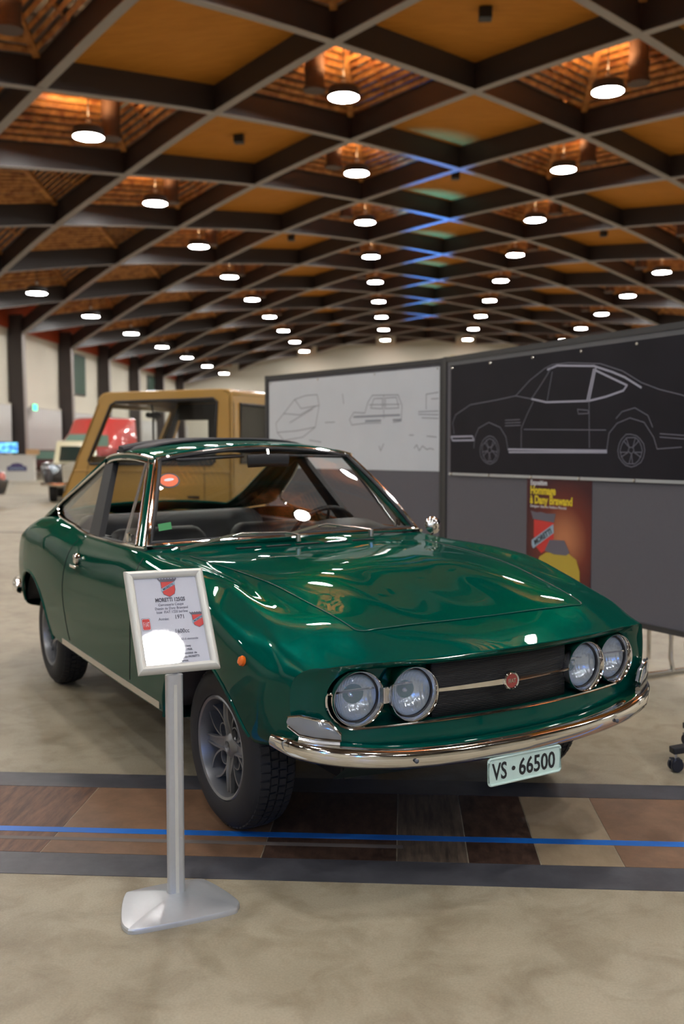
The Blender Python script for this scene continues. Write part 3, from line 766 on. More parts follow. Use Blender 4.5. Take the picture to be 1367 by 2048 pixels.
RY = [pchip([(p[0], p[1]) for p in r]) for r in ROWS]
RZ = [pchip([(p[0], p[2]) for p in r]) for r in ROWS]
REND = [r[0][0] for r in ROWS]
def row_x(r, s): return s if s < .1 else .1 + (s - .1) * (REND[r] - .1) / .64
def section(s, n=52):
    "half section from sill to centre line (positive y)"
    P = []
    for r in range(13):
        x = row_x(r, s); P.append((x, RY[r](x), RZ[r](x)))
    P.append((P[-2][0], -P[-2][1], P[-2][2]))
    c = curve3(P, n * 13 // 12)
    k = int(round((len(c) - 1) * 12 / 13))
    return c[:k + 1]
def side_y(x, z):
    c = section(x if x < .1 else .1 + (x - .1) * .64 / (0.60 - .1))
    best = None
    for a, b in zip(c[:-1], c[1:]):
        if a.y > .6 and (a.z - z) * (b.z - z) <= 0 and a.z != b.z:
            t = (z - a.z) / (b.z - a.z); return a.y + (b.y - a.y) * t
    return 0.76
def top_z(x, y):
    y = abs(y); s = x if x < .1 else .1 + (x - .1) * .64 / (xend(y) - .1)
    c = section(min(s, .74), 100)[::-1]
    for a, b in zip(c[:-1], c[1:]):
        if (a.y - y) * (b.y - y) <= 0 and a.y != b.y:
            t = (y - a.y) / (b.y - a.y); return a.z + (b.z - a.z) * t
    return c[0].z
ARCH = [(0.02, 0.262, 0.385), (-2.49, 0.29, 0.375)]
S = list(np.linspace(.74, -3.5, 213))
secs = []
for s in S:
    h = section(s)
    secs.append([Vector((p.x, -p.y, p.z)) for p in h] + [Vector(p) for p in h[::-1][1:]])
NS = len(secs[0]); HALF = (NS - 1) // 2
def inside(p):
    if abs(p.y) < .55: return False
    for cx, cz, R in ARCH:
        dx, dz = p.x - cx, p.z - cz
        if dz >= 0 and dx * dx + dz * dz < R * R: return True
        if dz < 0 and abs(dx) < R: return True
    return False
ins = [[inside(p) for p in r] for r in secs]
ROW7 = int(round(7 / 12 * HALF))
def keep(i, j):
    if all((ins[i][j], ins[i + 1][j], ins[i][j + 1], ins[i + 1][j + 1])): return False
    xm = (secs[i][HALF].x + secs[i + 1][HALF].x) / 2
    if -2.93 < xm < -0.80 and ROW7 <= j < NS - 1 - ROW7: return False
    return True
for i in range(len(secs)):
    for j in range(NS):
        if not ins[i][j]: continue
        nb = [(a, b) for a in (i - 1, i) for b in (j - 1, j) if 0 <= a < len(secs) - 1 and 0 <= b < NS - 1]
        if any(keep(a, b) for a, b in nb):
            p = secs[i][j]
            for cx, cz, R in ARCH:
                dx, dz = p.x - cx, p.z - cz
                if dz >= 0 and dx * dx + dz * dz < R * R:
                    L = math.hypot(dx, dz) or 1; p.x = cx + dx / L * R; p.z = cz + dz / L * R
                elif dz < 0 and abs(dx) < R: p.x = cx + math.copysign(R, dx)
body = grid_obj('body_shell', secs, M['paint'], car, keep=keep, angle=42)
tag(body, 'glossy dark green metallic bodywork')
# tail closing panel
tail = secs[-1]; cpt = Vector((-3.52, 0, .65))
mesh_obj('tail_panel', [tuple(p) for p in tail] + [tuple(cpt)], [(i, i + 1, NS) for i in range(NS - 1)] + [(NS - 1, 0, NS)], M['paint'], car, smooth=True)
# arch lips
for cx, cz, R in ARCH:
    for sg in (-1, 1):
        path = []
        a0, a1 = (7, 154) if cx < -1 else (27, 169)
        for k in range(33):
            a = math.radians(a0 + (a1 - a0) * k / 32)
            x, z = cx + R * math.cos(a), cz + R * math.sin(a)
            path.append((x, sg * (side_y(x, max(z, .36)) - .004), z))
        mb = MB(); mb.tube(path, .009, 8, up=(0, 1, 0)); mb.build('arch_lip', M['paint'], car, smooth=True)
        # inner liner
        rows = []
        for y_ in (.755, .45):
            rows.append([(cx + (R + .012) * math.cos(math.radians(a)), sg * y_, cz + (R + .012) * math.sin(math.radians(a))) for a in (range(8, 156, 7) if cx < -1 else range(32, 171, 7))])
        grid_obj('wheel_arch_liner', rows, M['black'], car, thick=.004)
        fan = [(cx + (R + .01) * math.cos(math.radians(q)), cz + (R + .01) * math.sin(math.radians(q))) for q in range(0, 181, 10)]
        mb = MB(); mb.prism(fan, lambda p, t: (p[0], t, p[1]), sg * .44, sg * .45); mb.build('wheel_arch_liner', M['black'], car)
# ---- front fascia with rounded slot
def arclen(P):
    out = [0.0]
    for a, b in zip(P[:-1], P[1:]): out.append(out[-1] + (Vector(b) - Vector(a)).length)
    return out
def resample(P, n):
    P = [Vector(p) for p in P]; L = arclen(P); T = L[-1]; out = []; k = 0
    for i in range(n):
        t = T * i / (n - 1)
        while k < len(L) - 2 and L[k + 1] < t: k += 1
        out.append(P[k].lerp(P[k + 1], (t - L[k]) / max(L[k + 1] - L[k], 1e-9)))
    return out
half = section(.74)[::-1]                     # centre -> sill, positive y
bot = [Vector((xend(y_) - .012, y_, .415)) for y_ in np.linspace(.60, 0, 14)]
outer_h_top = half[:int(len(half) * 8.6 / 12)]; outer_h_rest = half[int(len(half) * 8.6 / 12) - 1:] + bot[1:]
SZ, SR, SYC = .5865, .0885, .525
slot_top = [(y_, SZ + SR) for y_ in np.linspace(0, SYC, 30)] + [(SYC + SR * math.sin(a), SZ + SR * math.cos(a)) for a in np.linspace(0, PI / 2, 14)[1:]]
slot_bot = [(SYC + SR * math.cos(a), SZ - SR * math.sin(a)) for a in np.linspace(0, PI / 2, 14)] + [(y_, SZ - SR) for y_ in np.linspace(SYC, 0, 30)[1:]]
def face3(p, dx=0): return Vector((xend(p[0]) - .020 + dx, p[0], p[1]))
NA = 44
o_top = resample(outer_h_top, NA); o_bot = resample(outer_h_rest, NA)
i_top = resample([face3(p) for p in slot_top], NA); i_bot = resample([face3(p) for p in slot_bot], NA)
outer = o_top + o_bot[1:]; inner = i_top + i_bot[1:]
inner_back = [p + Vector((-.075, 0, 0)) for p in inner]
def full(P): return [Vector((p.x, -p.y, p.z)) for p in P[::-1]] + P[1:]
mid1 = [a.lerp(b, .12) + Vector((.004, 0, 0)) for a, b in zip(outer, inner)]
mid2 = [a.lerp(b, .55) + Vector((.004, 0, 0)) for a, b in zip(outer, inner)]
mid3 = [a.lerp(b, .92) + Vector((.002, 0, 0)) for a, b in zip(outer, inner)]
def loopfull(P):
    # P goes centre top -> side -> centre bottom (y>0); mirror and close
    return P + [Vector((p.x, -p.y, p.z)) for p in P[::-1][1:]]
grid_obj('nose_panel', [loopfull(P) for P in (outer, mid1, mid2, mid3, inner, inner_back)], M['paint'], car, angle=50)
# green plates around the lamps, black grille between
for sg in (-1, 1):
    rows = [[Vector((xend(y_) - .085, sg * y_, z_)) for z_ in (SZ - SR, SZ + SR)] for y_ in np.linspace(.265, .62, 14)]
    grid_obj('lamp_backplate', rows, M['paint'], car)
rows = [[Vector((xend(y_) - .052, y_, z_)) for z_ in np.linspace(SZ - SR, SZ + SR, 5)] for y_ in np.linspace(-.268, .268, 21)]
grid_obj('grille', rows, M['grille'], car, thick=.01)
# chrome trim along the lower edge and round the ends of the slot
P = [face3(p, .004) for p in ([(SYC + SR * math.sin(a), SZ + SR * math.cos(a)) for a in np.linspace(PI * .42, PI / 2, 4)] + slot_bot)]
mb = MB(); mb.tube(full(P), .0045, 8); mb.build('slot_trim', M['chrome'], car, smooth=True)
# grille bar and round badge
mb = MB()
for sg in (-1, 1):
    path = [(xend(y_ ) - .022, sg * y_, SZ + .004) for y_ in np.linspace(.024, .262, 8)]
    mb.sweep(path, [(-.006, -.009), (.004, -.006), (.008, 0), (.004, .006), (-.006, .009)], scales=list(np.linspace(1.0, .55, 8)))
mb.build('grille_bar', M['chrome'], car, smooth=True)
bM = Matrix.Translation((.716, 0, SZ + .004)) @ Matrix.Rotation(PI / 2, 4, 'Y')
mb = MB(); mb.lathe([(0, 0), (.030, 0), (.030, .012), (.027, .016), (.023, .014), (.0225, .012), (0, .012)], 32, bM); bd = mb.build('badge', M['chrome'], car, smooth=True)
mb = MB(); mb.lathe([(0, .0125), (.0222, .0125), (.0222, .0135), (0, .0135)], 32, bM); mb.build('badge_face', pm('dark_red_enamel', (.28, .03, .03), .3, coat=1), bd)
text_obj('badge_lettering', 'FIAT', .019, M['satin'], Matrix.Translation((.7305, 0, SZ - .002)) @ Matrix.Rotation(PI / 2, 4, 'Z'), bd, bold=.0003, sx=.8)
# headlamps
def headlamp(y_):
    ang = .52 * y_ * 0.55
    T = Matrix.Translation((xend(abs(y_)) - .028, y_, SZ + .001)) @ Matrix.Rotation(ang * .5, 4, 'Z') @ Matrix.Rotation(PI / 2, 4, 'Y')
    mb = MB(); mb.lathe([(.0725, -.035), (.0735, -.004), (.078, .004), (.0805, .014), (.0835, .017), (.0855, .012), (.0865, -.02), (.0865, -.055), (.074, -.055)], 44, T, closed=True)
    ring = mb.build('headlight_ring', M['chrome'], car, smooth=True)
    mb = MB(); mb.lathe([(0.0, -.062), (.02, -.060), (.045, -.048), (.064, -.030), (.0715, -.012), (.0722, -.014), (.06, -.045), (.03, -.07), (0, -.07)], 44, T)
    mb.build('reflector', M['reflector'], ring, smooth=True)
    mb = MB(); mb.lathe([(0, .006), (.022, .0045), (.045, -.001), (.062, -.008), (.0715, -.0135), (.0715, -.016), (.05, -.006), (.02, .001), (0, .002)], 44, T)
    mb.build('headlight_glass', M['lens'], ring, smooth=True)
    mb = MB(); mb.lathe([(0, -.060), (.007, -.060), (.008, -.045), (.005, -.040), (0, -.038)], 20, T); mb.build('bulb_cap', M['chrome'], ring, smooth=True)
    mb = MB(); mb.lathe([(.0722, -.020), (.0735, -.003), (.0705, -.006), (.0705, -.020)], 44, T, closed=True); mb.build('seal', M['black'], ring, smooth=True)
for y_ in (-.517, -.345, .345, .517): headlamp(y_)
for sg in (-1, 1):
    MB().box((xend(.43) - .045, -.012, SZ - .022), (xend(.43) - .018, .012, SZ + .03), loc=(0, sg * .431, 0)).build('lamp_bridge', M['satin'], car, bevel=.004)
# corner lamps above the bumper ends
CLEAR = pm('clear_ribbed_lens', (.24, .26, .29), .12, .35, 1.0)
for sg in (-1, 1):
    Pt = [(.688, .600), (.672, .630), (.650, .668), (.625, .703), (.602, .728)]
    rows = []
    for i, (x_, y_) in enumerate(Pt):
        f = i / 4; zt = (.502, .538, .547, .557, .552)[i]; zb = (.483, .486, .491, .500, .524)[i]
        n_ = Vector((.75 - .5 * f, .45 + .5 * f, 0)).normalized() * .014
        rows.append([Vector((x_, sg * y_, zt)) - Vector((n_.x, sg * n_.y, 0)), Vector((x_, sg * y_, zt)), Vector((x_ + n_.x * .5, sg * (y_ + n_.y * .5), (zt + zb) / 2)), Vector((x_, sg * y_, zb)), Vector((x_, sg * y_, zb)) - Vector((n_.x, sg * n_.y, 0))])
    grid_obj('corner_lamp', rows, CLEAR, car, angle=60)
    mb = MB(); mb.tube([r[1] for r in rows] + [r[3] for r in rows[::-1]], .004, 6, closed=True); mb.build('corner_lamp_rim', M['chrome'], car, smooth=True)
    mb = MB(); mb.tube([r[3] + Vector((-.006, 0, -.012)) for r in rows[:4]], .010, 8); mb.build('corner_lamp_seat', M['satin'], car, smooth=True)
# bumper
def bumper(path, name, tilt=0):
    mb = MB(); secn = [(-.055, .026), (-.012, .029), (.000, .023), (.006, .008), (.004, -.012), (-.006, -.026), (-.03, -.032), (-.036, -.028), (-.012, -.018), (-.006, 0), (-.010, .018), (-.055, .020)]
    mb.sweep(path, secn, up=(0, 0, 1)); return mb.build(name, M['chrome'], car, smooth=True, angle=50)
hp = [(.810, 0, .408), (.795, .25, .410), (.765, .44, .418), (.722, .58, .432), (.664, .672, .445), (.598, .728, .457), (.525, .752, .466)]
hp = curve3(hp, 36); bp_ = [Vector((p.x, -p.y, p.z)) for p in hp[::-1]] + hp[1:]
n = len(bp_)
mb = MB(); secn = [(-.070, .027), (-.018, .030), (-.004, .025), (.003, .016), (.006, -.004), (.002, -.018), (-.010, -.029), (-.040, -.036), (-.044, -.031), (-.016, -.020), (-.006, 0), (-.014, .022), (-.070, .021)]
# blade tapers towards the tips
sc = [1.0 if 5 < i < n - 6 else .72 + .28 * min(i, n - 1 - i) / 6 for i in range(n)]
mb.sweep(bp_[::-1], [(-a_, b_) for a_, b_ in secn], scales=sc); fb = mb.build('front_bumper', M['chrome'], car, smooth=True, angle=50)
tag(fb, 'chrome front bumper blade')
for y_ in (-.40, .40):
    mb = MB(); mb.lathe([(0, 0), (.007, 0), (.007, .004), (.004, .007), (0, .008)], 12, Matrix.Translation((.783, y_, .414)) @ Matrix.Rotation(PI / 2, 4, 'Y')); mb.build('bumper_bolt', M['alloy_dark'], fb, smooth=True)
for sg in (-1, 1):
    mb = MB(); mb.tube([(.55, sg * .40, .36), (.74, sg * .40, .40)], .02, 8); mb.build('bumper_bracket', M['black'], car)
hp = curve3([(-2.90, .795, .505), (-3.15, .77, .50), (-3.38, .69, .50), (-3.55, .5, .50), (-3.6, 0, .50)], 24)
rb = hp + [Vector((p.x, -p.y, p.z)) for p in hp[::-1][1:]]
mb = MB(); mb.sweep(rb[::-1], [(-a_, b_ * 1.1) for a_, b_ in secn], scales=[.55 + .65 * min(1, min(i, len(rb) - 1 - i) / 6) for i in range(len(rb))]); mb.build('rear_bumper', M['chrome'], car, smooth=True)
# number plate
PL = Matrix.Translation((.800, -.006, .338)) @ Matrix.Rotation(PI / 2, 4, 'Z')
mb = MB(); mb.prism(rrect(.285, .082, .010), lambda p, t: tuple(PL @ Vector((p[0], t, p[1]))), .0, .006)
plate = mb.build('number_plate', M['plate'], car); tag(plate, 'pale green number plate reading VS 66500')
mb = MB()
oo = rrect(.285, .082, .010); mb.tube([PL @ Vector((p[0], -.001, p[1])) for p in oo], .004, 6, closed=True); mb.build('plate_rim', M['plate'], plate, smooth=True)
text_obj('plate_lettering', 'VS', .074, M['ink'], PL @ Matrix.Translation((-.100, -.001, -.026)), plate, bold=.0012, sx=.72)
text_obj('plate_lettering', '66500', .074, M['ink'], PL @ Matrix.Translation((.048, -.001, -.026)), plate, bold=.0012, sx=.80)
text_obj('plate_lettering', '\u00b7', .074, M['ink'], PL @ Matrix.Translation((-.046, -.001, -.026)), plate, bold=.0025, sx=1)
MB().box((.770, -.10, .355), (.795, .10, .395)).build('plate_bracket', M['black'], car)
# dark apron below the bumper
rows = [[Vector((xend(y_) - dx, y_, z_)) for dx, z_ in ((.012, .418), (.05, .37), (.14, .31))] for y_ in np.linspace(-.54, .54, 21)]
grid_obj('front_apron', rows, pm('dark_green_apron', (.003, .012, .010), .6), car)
MB().box((-3.1, -.44, .26), (.42, .44, .32)).build('underbody', M['black'], car)
for sg in (-1, 1): MB().box((-2.05, .44, .26), (-.40, .62, .335), Matrix.Scale(sg, 3, (0, 1, 0))).build('floor_rail', M['black'], car)
# sill chrome, shut lines, small side fittings
for sg in (-1, 1):
    path = [(x_, sg * (side_y(x_, .372) + .001), .372) for x_ in np.linspace(-.385, -1.86, 30)]
    mb = MB(); mb.sweep(path, [(-.004, -.014), (.004, -.014), (.007, -.004), (.007, .006), (.004, .014), (-.004, .014)]); mb.build('sill_trim', M['satin'], car, smooth=True, angle=30)
    for x0, dx in ((-.735, .03), (-1.70, -.05)):
        path = []
        for z_ in np.linspace(.892, .40, 24):
            x_ = x0 + dx * math.sin((z_ - .4) / .5 * PI) * (1 if x0 > -1 else 1.6)
            path.append((x_, sg * (side_y(x_, z_) + .0004), z_))
        mb = MB(); mb.tube(path, .0022, 5, up=(1, 0, 0)); mb.build('door_gap', M['ink'], car)
def on_side(x_, z_, sg=-1, off=0): return Vector((x_, sg * (side_y(x_, z_) + off), z_))
for sg in (-1, 1):
    p = on_side(-1.575, .815, sg)
    mb = MB(); mb.lathe([(0, 0), (.034, .0), (.034, .012), (.026, .022), (0, .026)], 24, Matrix.Translation(p) @ Matrix.Rotation(-sg * PI / 2, 4, 'X') @ Matrix.Diagonal((1.1, .8, 1, 1))); h = mb.build('door_handle', M['chrome'], car, smooth=True)
    MB().box((-.05, -.012, -.03), (.05, .012, -.014), loc=p + Vector((0, sg * .022, -.012))).build('pull', M['chrome'], h, bevel=.004)
    p = on_side(.37, .680, sg)
    mb = MB(); mb.lathe([(0, -.004), (.0165, -.004), (.0165, .006), (.011, .013), (0, .016)], 20, Matrix.Translation(p) @ Matrix.Rotation(-sg * (PI / 2 - .35), 4, 'X')); o = mb.build('side_indicator', M['orange'], car, smooth=True); tag(o, 'small orange side indicator')
# hood shut line
hl = []
for t in np.linspace(0, 1, 28): 
    x_ = -.60 + 1.13 * t; y_ = .565 - .10 * t ** 1.4; hl.append((x_, y_))
for k in range(1, 6):
    a = k / 5 * PI / 2; hl.append((.53 + .03 * math.sin(a), .465 - .03 * (1 - math.cos(a)) - .0))
for y_ in np.linspace(.425, 0, 18): hl.append((.560 - .008 * (1 - y_ / .425), y_))
hp = [Vector((x_, y_, top_z(x_, y_) + .0002)) for x_, y_ in hl]
pth = [Vector((p.x, -p.y, p.z)) for p in hp] + hp[::-1][1:]
mb = MB(); mb.tube(pth, .0023, 6); mb.build('bonnet_gap', M['ink'], car)
mb = MB(); mb.tube([p + Vector((.0035 if abs(p.y) < .44 else 0, (-.0035 if p.y < 0 else .0035) if abs(p.y) > .43 else 0, .0004)) for p in pth], .0016, 6); mb.build('bonnet_edge', M['paint'], car, smooth=True)
# cowl vents
for k in range(5):
    y_ = -.28 + k * .14
    z_ = top_z(-.665, y_) + .0005
    MB().box((-.012, -.055, 0), (.012, .055, .003), loc=(-.665, y_, z_)).build('cowl_vent', M['black'], car)
# ---- greenhouse
def ws_bot(f): return Vector((-.742 - .082 * f * f, .672 * f, .940 - .012 * f * f))
def ws_top(f): return Vector((-1.128 - .050 * f * f, .500 * f, 1.334 - .048 * f * f))
def ws(f, v):
    a, b = ws_bot(f), ws_top(f); p = a.lerp(b, v); return p + Vector((.030, 0, .022)) * (4 * v * (1 - v)) * .5
grid_obj('windscreen', [[ws(f, v) for v in np.linspace(0, 1, 9)] for f in np.linspace(-1, 1, 25)], M['glass'], car)
F = list(np.linspace(-1, 1, 25)); V = list(np.linspace(0, 1, 9))
loop = [ws(f, 0) for f in F] + [ws(1, v) for v in V[1:]] + [ws(f, 1) for f in F[::-1][1:]] + [ws(-1, v) for v in V[::-1][1:-1]]
mb = MB(); mb.tube([p + Vector((.010, 0, .004)) for p in loop], .0085, 8, closed=True); o = mb.build('windscreen_trim', M['chrome'], car, smooth=True)
lo2 = []
for p in loop:
    c_ = Vector((-.95, 0, 1.13)); q = p.copy(); q.y *= .975; q.z = c_.z + (q.z - c_.z) * .955; q.x = c_.x + (q.x - c_.x) * .955; lo2.append(q + Vector((.006, 0, .004)))
mb = MB(); mb.tube(lo2, .009, 6, closed=True); mb.build('windscreen_seal', M['black'], car, smooth=True)
RAIL = [(-1.172, .512, 1.291), (-1.36, .527, 1.309), (-1.58, .538, 1.311), (-1.78, .545, 1.290), (-2.02, .562, 1.210), (-2.28, .590, 1.118), (-2.52, .612, 1.030), (-2.75, .615, .962), (-2.96, .590, .928)]
CEN = [(-1.120, 0, 1.345), (-1.35, 0, 1.360), (-1.60, 0, 1.362), (-1.84, 0, 1.345), (-2.08, 0, 1.285), (-2.33, 0, 1.195), (-2.56, 0, 1.100), (-2.78, 0, 1.015), (-3.00, 0, .940)]
NR = 64
rail = curve3(RAIL, NR); cen = curve3(CEN, NR)
FR = [(-1 + 2 * i / 24) for i in range(25)]
def roofp(i, f):
    a, c = rail[i], cen[i]; q = abs(f)
    return Vector((c.x + (a.x - c.x) * q ** 2, a.y * f, a.z + (c.z - a.z) * (1 - q ** 2.3)))
rows = [[roofp(i, f) for f in FR] for i in range(NR + 1)]
grid_obj('roof_panel', rows, M['paint'], car, keep=lambda i, j: not (27 <= i < 57 and 2 <= j < 22), thick=.012)
grid_obj('rear_window', [r[2:23] for r in rows[27:58]], M['glass'], car)
# headlining
grid_obj('headlining', [[p + Vector((0, 0, -.028)) for p in r[2:23]] for r in rows[1:26]], M['interior'], car)
Bc = curve3([(-1.80, .552, 1.270), (-2.02, .606, 1.168), (-2.30, .662, 1.040), (-2.46, .672, .985), (-2.70, .645, .950), (-2.96, .60, .918)], NR)
rr0 = int(NR * 3 / 8); Rc = curve3(RAIL[3:], NR)
for sg in (-1, 1):
    grid_obj('rear_pillar', [[Vector((p.x, sg * p.y, p.z)) for p in (Rc[i], Rc[i].lerp(Bc[i], .5) + Vector((0, .010, .006)), Bc[i])] for i in range(NR + 1)], M['paint'], car, thick=.006)
    def S_(p): return Vector((p[0], sg * p[1], p[2]))
    # drip rail trim + upper window trim
    mb = MB(); mb.tube([S_(p) + Vector((0, sg * .006, .002)) for p in rail[:rr0 + 1]], .0065, 8); mb.tube([S_(p) + Vector((0, sg * .006, -.024)) for p in rail[:rr0 + 1]], .006, 8)
    mb.build('drip_rail', M['chrome'], car, smooth=True)
    mb = MB(); mb.sweep([S_(p) + Vector((0, sg * .002, -.013)) for p in rail[:rr0 + 1]], [(-.004, -.012), (.004, -.012), (.004, .012), (-.004, .012)]); mb.build('roof_rail', M['paint'], car)
    # rear window side trim following the pillar edge
    qw_edge = [S_(p) for p in curve3([(-1.80, .552, 1.266), (-2.02, .608, 1.164), (-2.305, .668, 1.040), (-2.28, .680, 1.000), (-2.215, .690, .977), (-2.05, .698, .962), (-1.84, .704, .950)], 40)]
    mb = MB(); mb.tube(qw_edge, .0075, 8); mb.build('quarter_window_trim', M['chrome'], car, smooth=True)
    # belt trim
    mb = MB(); mb.tube([S_(p) for p in curve3([(-.800, .686, .925), (-.95, .697, .924), (-1.2, .701, .923), (-1.6, .705, .925), (-1.84, .706, .948)], 24)], .0075, 8); mb.build('belt_trim', M['chrome'], car, smooth=True)
    # A pillar: painted strip with chrome edges
    a0, a1 = Vector((-.835, .678, .930)), Vector((-1.180, .505, 1.288)); b0, b1 = Vector((-.885, .694, .930)), Vector((-1.225, .517, 1.288))
    mb = MB(); mb.add([S_(p) for p in (a0, a1, b1, b0)] + [S_(p) + Vector((-.006, -sg * .03, -.004)) for p in (a0, a1, b1, b0)], [(0,1,2,3),(4,5,6,7),(0,1,5,4),(1,2,6,5),(2,3,7,6),(3,0,4,7)]); mb.build('front_pillar', M['paint'], car)
    mb = MB(); mb.tube([S_(a0) + Vector((.003, sg * .003, 0)), S_(a1)], .0065, 8); mb.tube([S_(b0) + Vector((0, sg * .003, 0)), S_(b1)], .0075, 8); mb.build('pillar_trim', M['chrome'], car, smooth=True)
    # B pillar black
    c0, c1, d0_, d1_ = Vector((-1.44, .703, .925)), Vector((-1.70, .545, 1.270)), Vector((-1.60, .703, .928)), Vector((-1.81, .556, 1.258))
    mb = MB(); mb.add([S_(p) for p in (c0, c1, d1_, d0_)] + [S_(p) + Vector((0, -sg * .03, 0)) for p in (c0, c1, d1_, d0_)], [(0,1,2,3),(4,5,6,7),(0,1,5,4),(1,2,6,5),(2,3,7,6),(3,0,4,7)]); mb.build('door_pillar', M['black'], car)
    # quarter glass
    poly = [d0_ + Vector((0, .0, 0)), d1_, Vector((-2.02, .604, 1.164)), Vector((-2.30, .662, 1.040)), Vector((-2.215, .684, .977)), Vector((-1.84, .700, .950))]
    mesh_obj('quarter_window', [S_(p) - Vector((0, sg * .006, 0)) for p in poly], [tuple(range(6))], M['glass'], car)
    # vent window with chrome divider
    v0, v1 = Vector((-1.05, .700, .930)), Vector((-1.245, .525, 1.272))
    mb = MB(); mb.tube([S_(v0), S_(v1)], .007, 8); mb.tube([S_(v0) + Vector((.012, 0, 0)), S_(v1) + Vector((.010, 0, 0))], .004, 6); vd = mb.build('vent_divider', M['satin'], car, smooth=True)
    mesh_obj('vent_window', [S_(p) for p in (b0 - Vector((0.008, 0.004, 0)), b1 - Vector((.008, .004, 0)), v1, v0)], [(0, 1, 2, 3)], M['glass'], car)
    MB().box((-.012, -.008, -.02), (.012, .008, .02), loc=S_((-1.01, .690, .955))).build('vent_latch', M['chrome'], vd, bevel=.003)
    # door cap inside
    MB().box((-1.66, .60, .55), (-.86, .70, .905), Matrix.Scale(sg, 3, (0, 1, 0))).build('door_inner_panel', M['interior'], car)
    MB().box((-2.9, .57, .45), (-1.68, .665, .905), Matrix.Scale(sg, 3, (0, 1, 0))).build('rear_side_panel', M['interior'], car)
# folded canvas sunroof
rows = []
for i in range(13, 30):
    t = (i - 13) / 16
    row = []
    for f in np.linspace(-.80, .80, 15):
        p = roofp(i, f); lift = .016 + (.024 * max(0, math.sin(min(1, (t - .55) / .45) * PI * .75)) if t > .55 else 0)
        e = 1 - abs(f / .80) ** 8
        row.append(p + Vector((0, 0, lift * (0.3 + .7 * e))))
    rows.append(row)
o = grid_obj('folding_roof', rows, M['canvas'], car, thick=.012); tag(o, 'folded black canvas sunroof')
mb = MB()
for q, (ii, r_) in enumerate(((27, .016), (28, .020), (29, .018))):
    mb.tube([roofp(ii, f) + Vector((0, 0, .044 + .008 * (q == 1))) for f in np.linspace(-.80, .80, 15)], r_, 8)
mb.build('canvas_folds', M['canvas'], o, smooth=True)
# interior
MB().box((-2.95, -.56, .30), (-.45, .56, .36)).build('cabin_floor', M['interior'], car)
MB().box((-.60, -.60, .36), (-.56, .60, .90)).build('bulkhead', M['interior'], car)
MB().box((-2.95, -.56, .36), (-2.55, .56, .88)).build('parcel_shelf', M['interior'], car, bevel=.02)
rows = []
for y_ in np.linspace(-.64, .64, 33):
    hump = .055 * math.exp(-((y_ - .36) / .20) ** 4)
    rows.append([Vector((-.80, y_, .915)), Vector((-.90, y_, .922 + hump * .5)), Vector((-.99, y_, .930 + hump)), Vector((-1.04, y_, .915 + hump * .8)), Vector((-1.05, y_, .78)), Vector((-.95, y_, .70))])
grid_obj('dashboard', rows, M['interior'], car, thick=.01)
sw = MB(); T = Matrix.Translation((-1.20, .36, .86)) @ Matrix.Rotation(-1.15, 4, 'Y')
sw.tube([T @ Vector((.19 * math.cos(a), .19 * math.sin(a), 0)) for a in np.linspace(0, 2 * PI, 33)[:-1]], .012, 8, closed=True)
st = sw.build('steering_wheel', M['black'], car, smooth=True)
mb = MB()
for a in (0, 2.1, 4.2): mb.tube([T @ Vector((.03 * math.cos(a), .03 * math.sin(a), -.02)), T @ Vector((.185 * math.cos(a), .185 * math.sin(a), 0))], .008, 6)
mb.tube([T @ Vector((0, 0, -.02)), T @ Vector((0, 0, -.22))], .02, 8); mb.build('spokes', M['satin'], st, smooth=True)
def cushion(name, lo, hi, r, mat, lean=0):
    mb = MB(); x0, y0, z0 = lo; x1, y1, z1 = hi
    prof = rrect(x1 - x0, z1 - z0, r, 5)
    ys = [y0, y0 + r * .5, y0 + r, y1 - r, y1 - r * .5, y1]; sc_ = [.82, .95, 1, 1, .95, .82]
    vs = []; m_ = len(prof)
    for y_, k in zip(ys, sc_):
        for px_, pz_ in prof:
            z_ = (z0 + z1) / 2 + pz_ * k; vs.append(((x0 + x1) / 2 + px_ * k - lean * (z_ - z0), y_, z_))
    fs = [(i * m_ + q, i * m_ + (q + 1) % m_, (i + 1) * m_ + (q + 1) % m_, (i + 1) * m_ + q) for i in range(5) for q in range(m_)]
    fs += [tuple(range(m_)), tuple(5 * m_ + q for q in range(m_))]
    mb.add(vs, fs); return mb.build(name, mat, car, smooth=True, angle=60)
for y_ in (-.33, .33):
    cushion('front_seat', (-1.62, y_ - .25, .40), (-1.12, y_ + .25, .56), .06, M['seat'])
    cushion('front_seat_back', (-1.66, y_ - .245, .52), (-1.53, y_ + .245, .935), .055, M['seat'], .25)
cushion('rear_seat', (-2.45, -.52, .40), (-2.0, .52, .60), .06, M['seat'])
cushion('rear_seat_back', (-2.36, -.55, .55), (-2.22, .55, .965), .06, M['seat'], .25)
mb = MB(); mb.tube([(-1.06, .0, 1.325), (-1.05, .0, 1.292)], .006, 6); im = mb.build('interior_mirror_stem', M['chrome'], car)
mb = MB(); mb.sweep([(-1.05, -.105, 1.272), (-1.05, 0, 1.276), (-1.05, .105, 1.272)], [(.008 * math.cos(a), .030 * math.sin(a)) for a in np.linspace(0, 2 * PI, 13)[:-1]]); mb.build('interior_mirror', M['black'], im, smooth=True)
for sg in (-1, 1):
    rows = [[Vector((-1.10 - .10 * v, sg * (.10 + .32 * u), 1.295 + .004 * v - .012 * u)) for v in (0, .5, 1)] for u in (0, .5, 1)]
    grid_obj('sun_visor', rows, M['interior'], car, thick=.012)
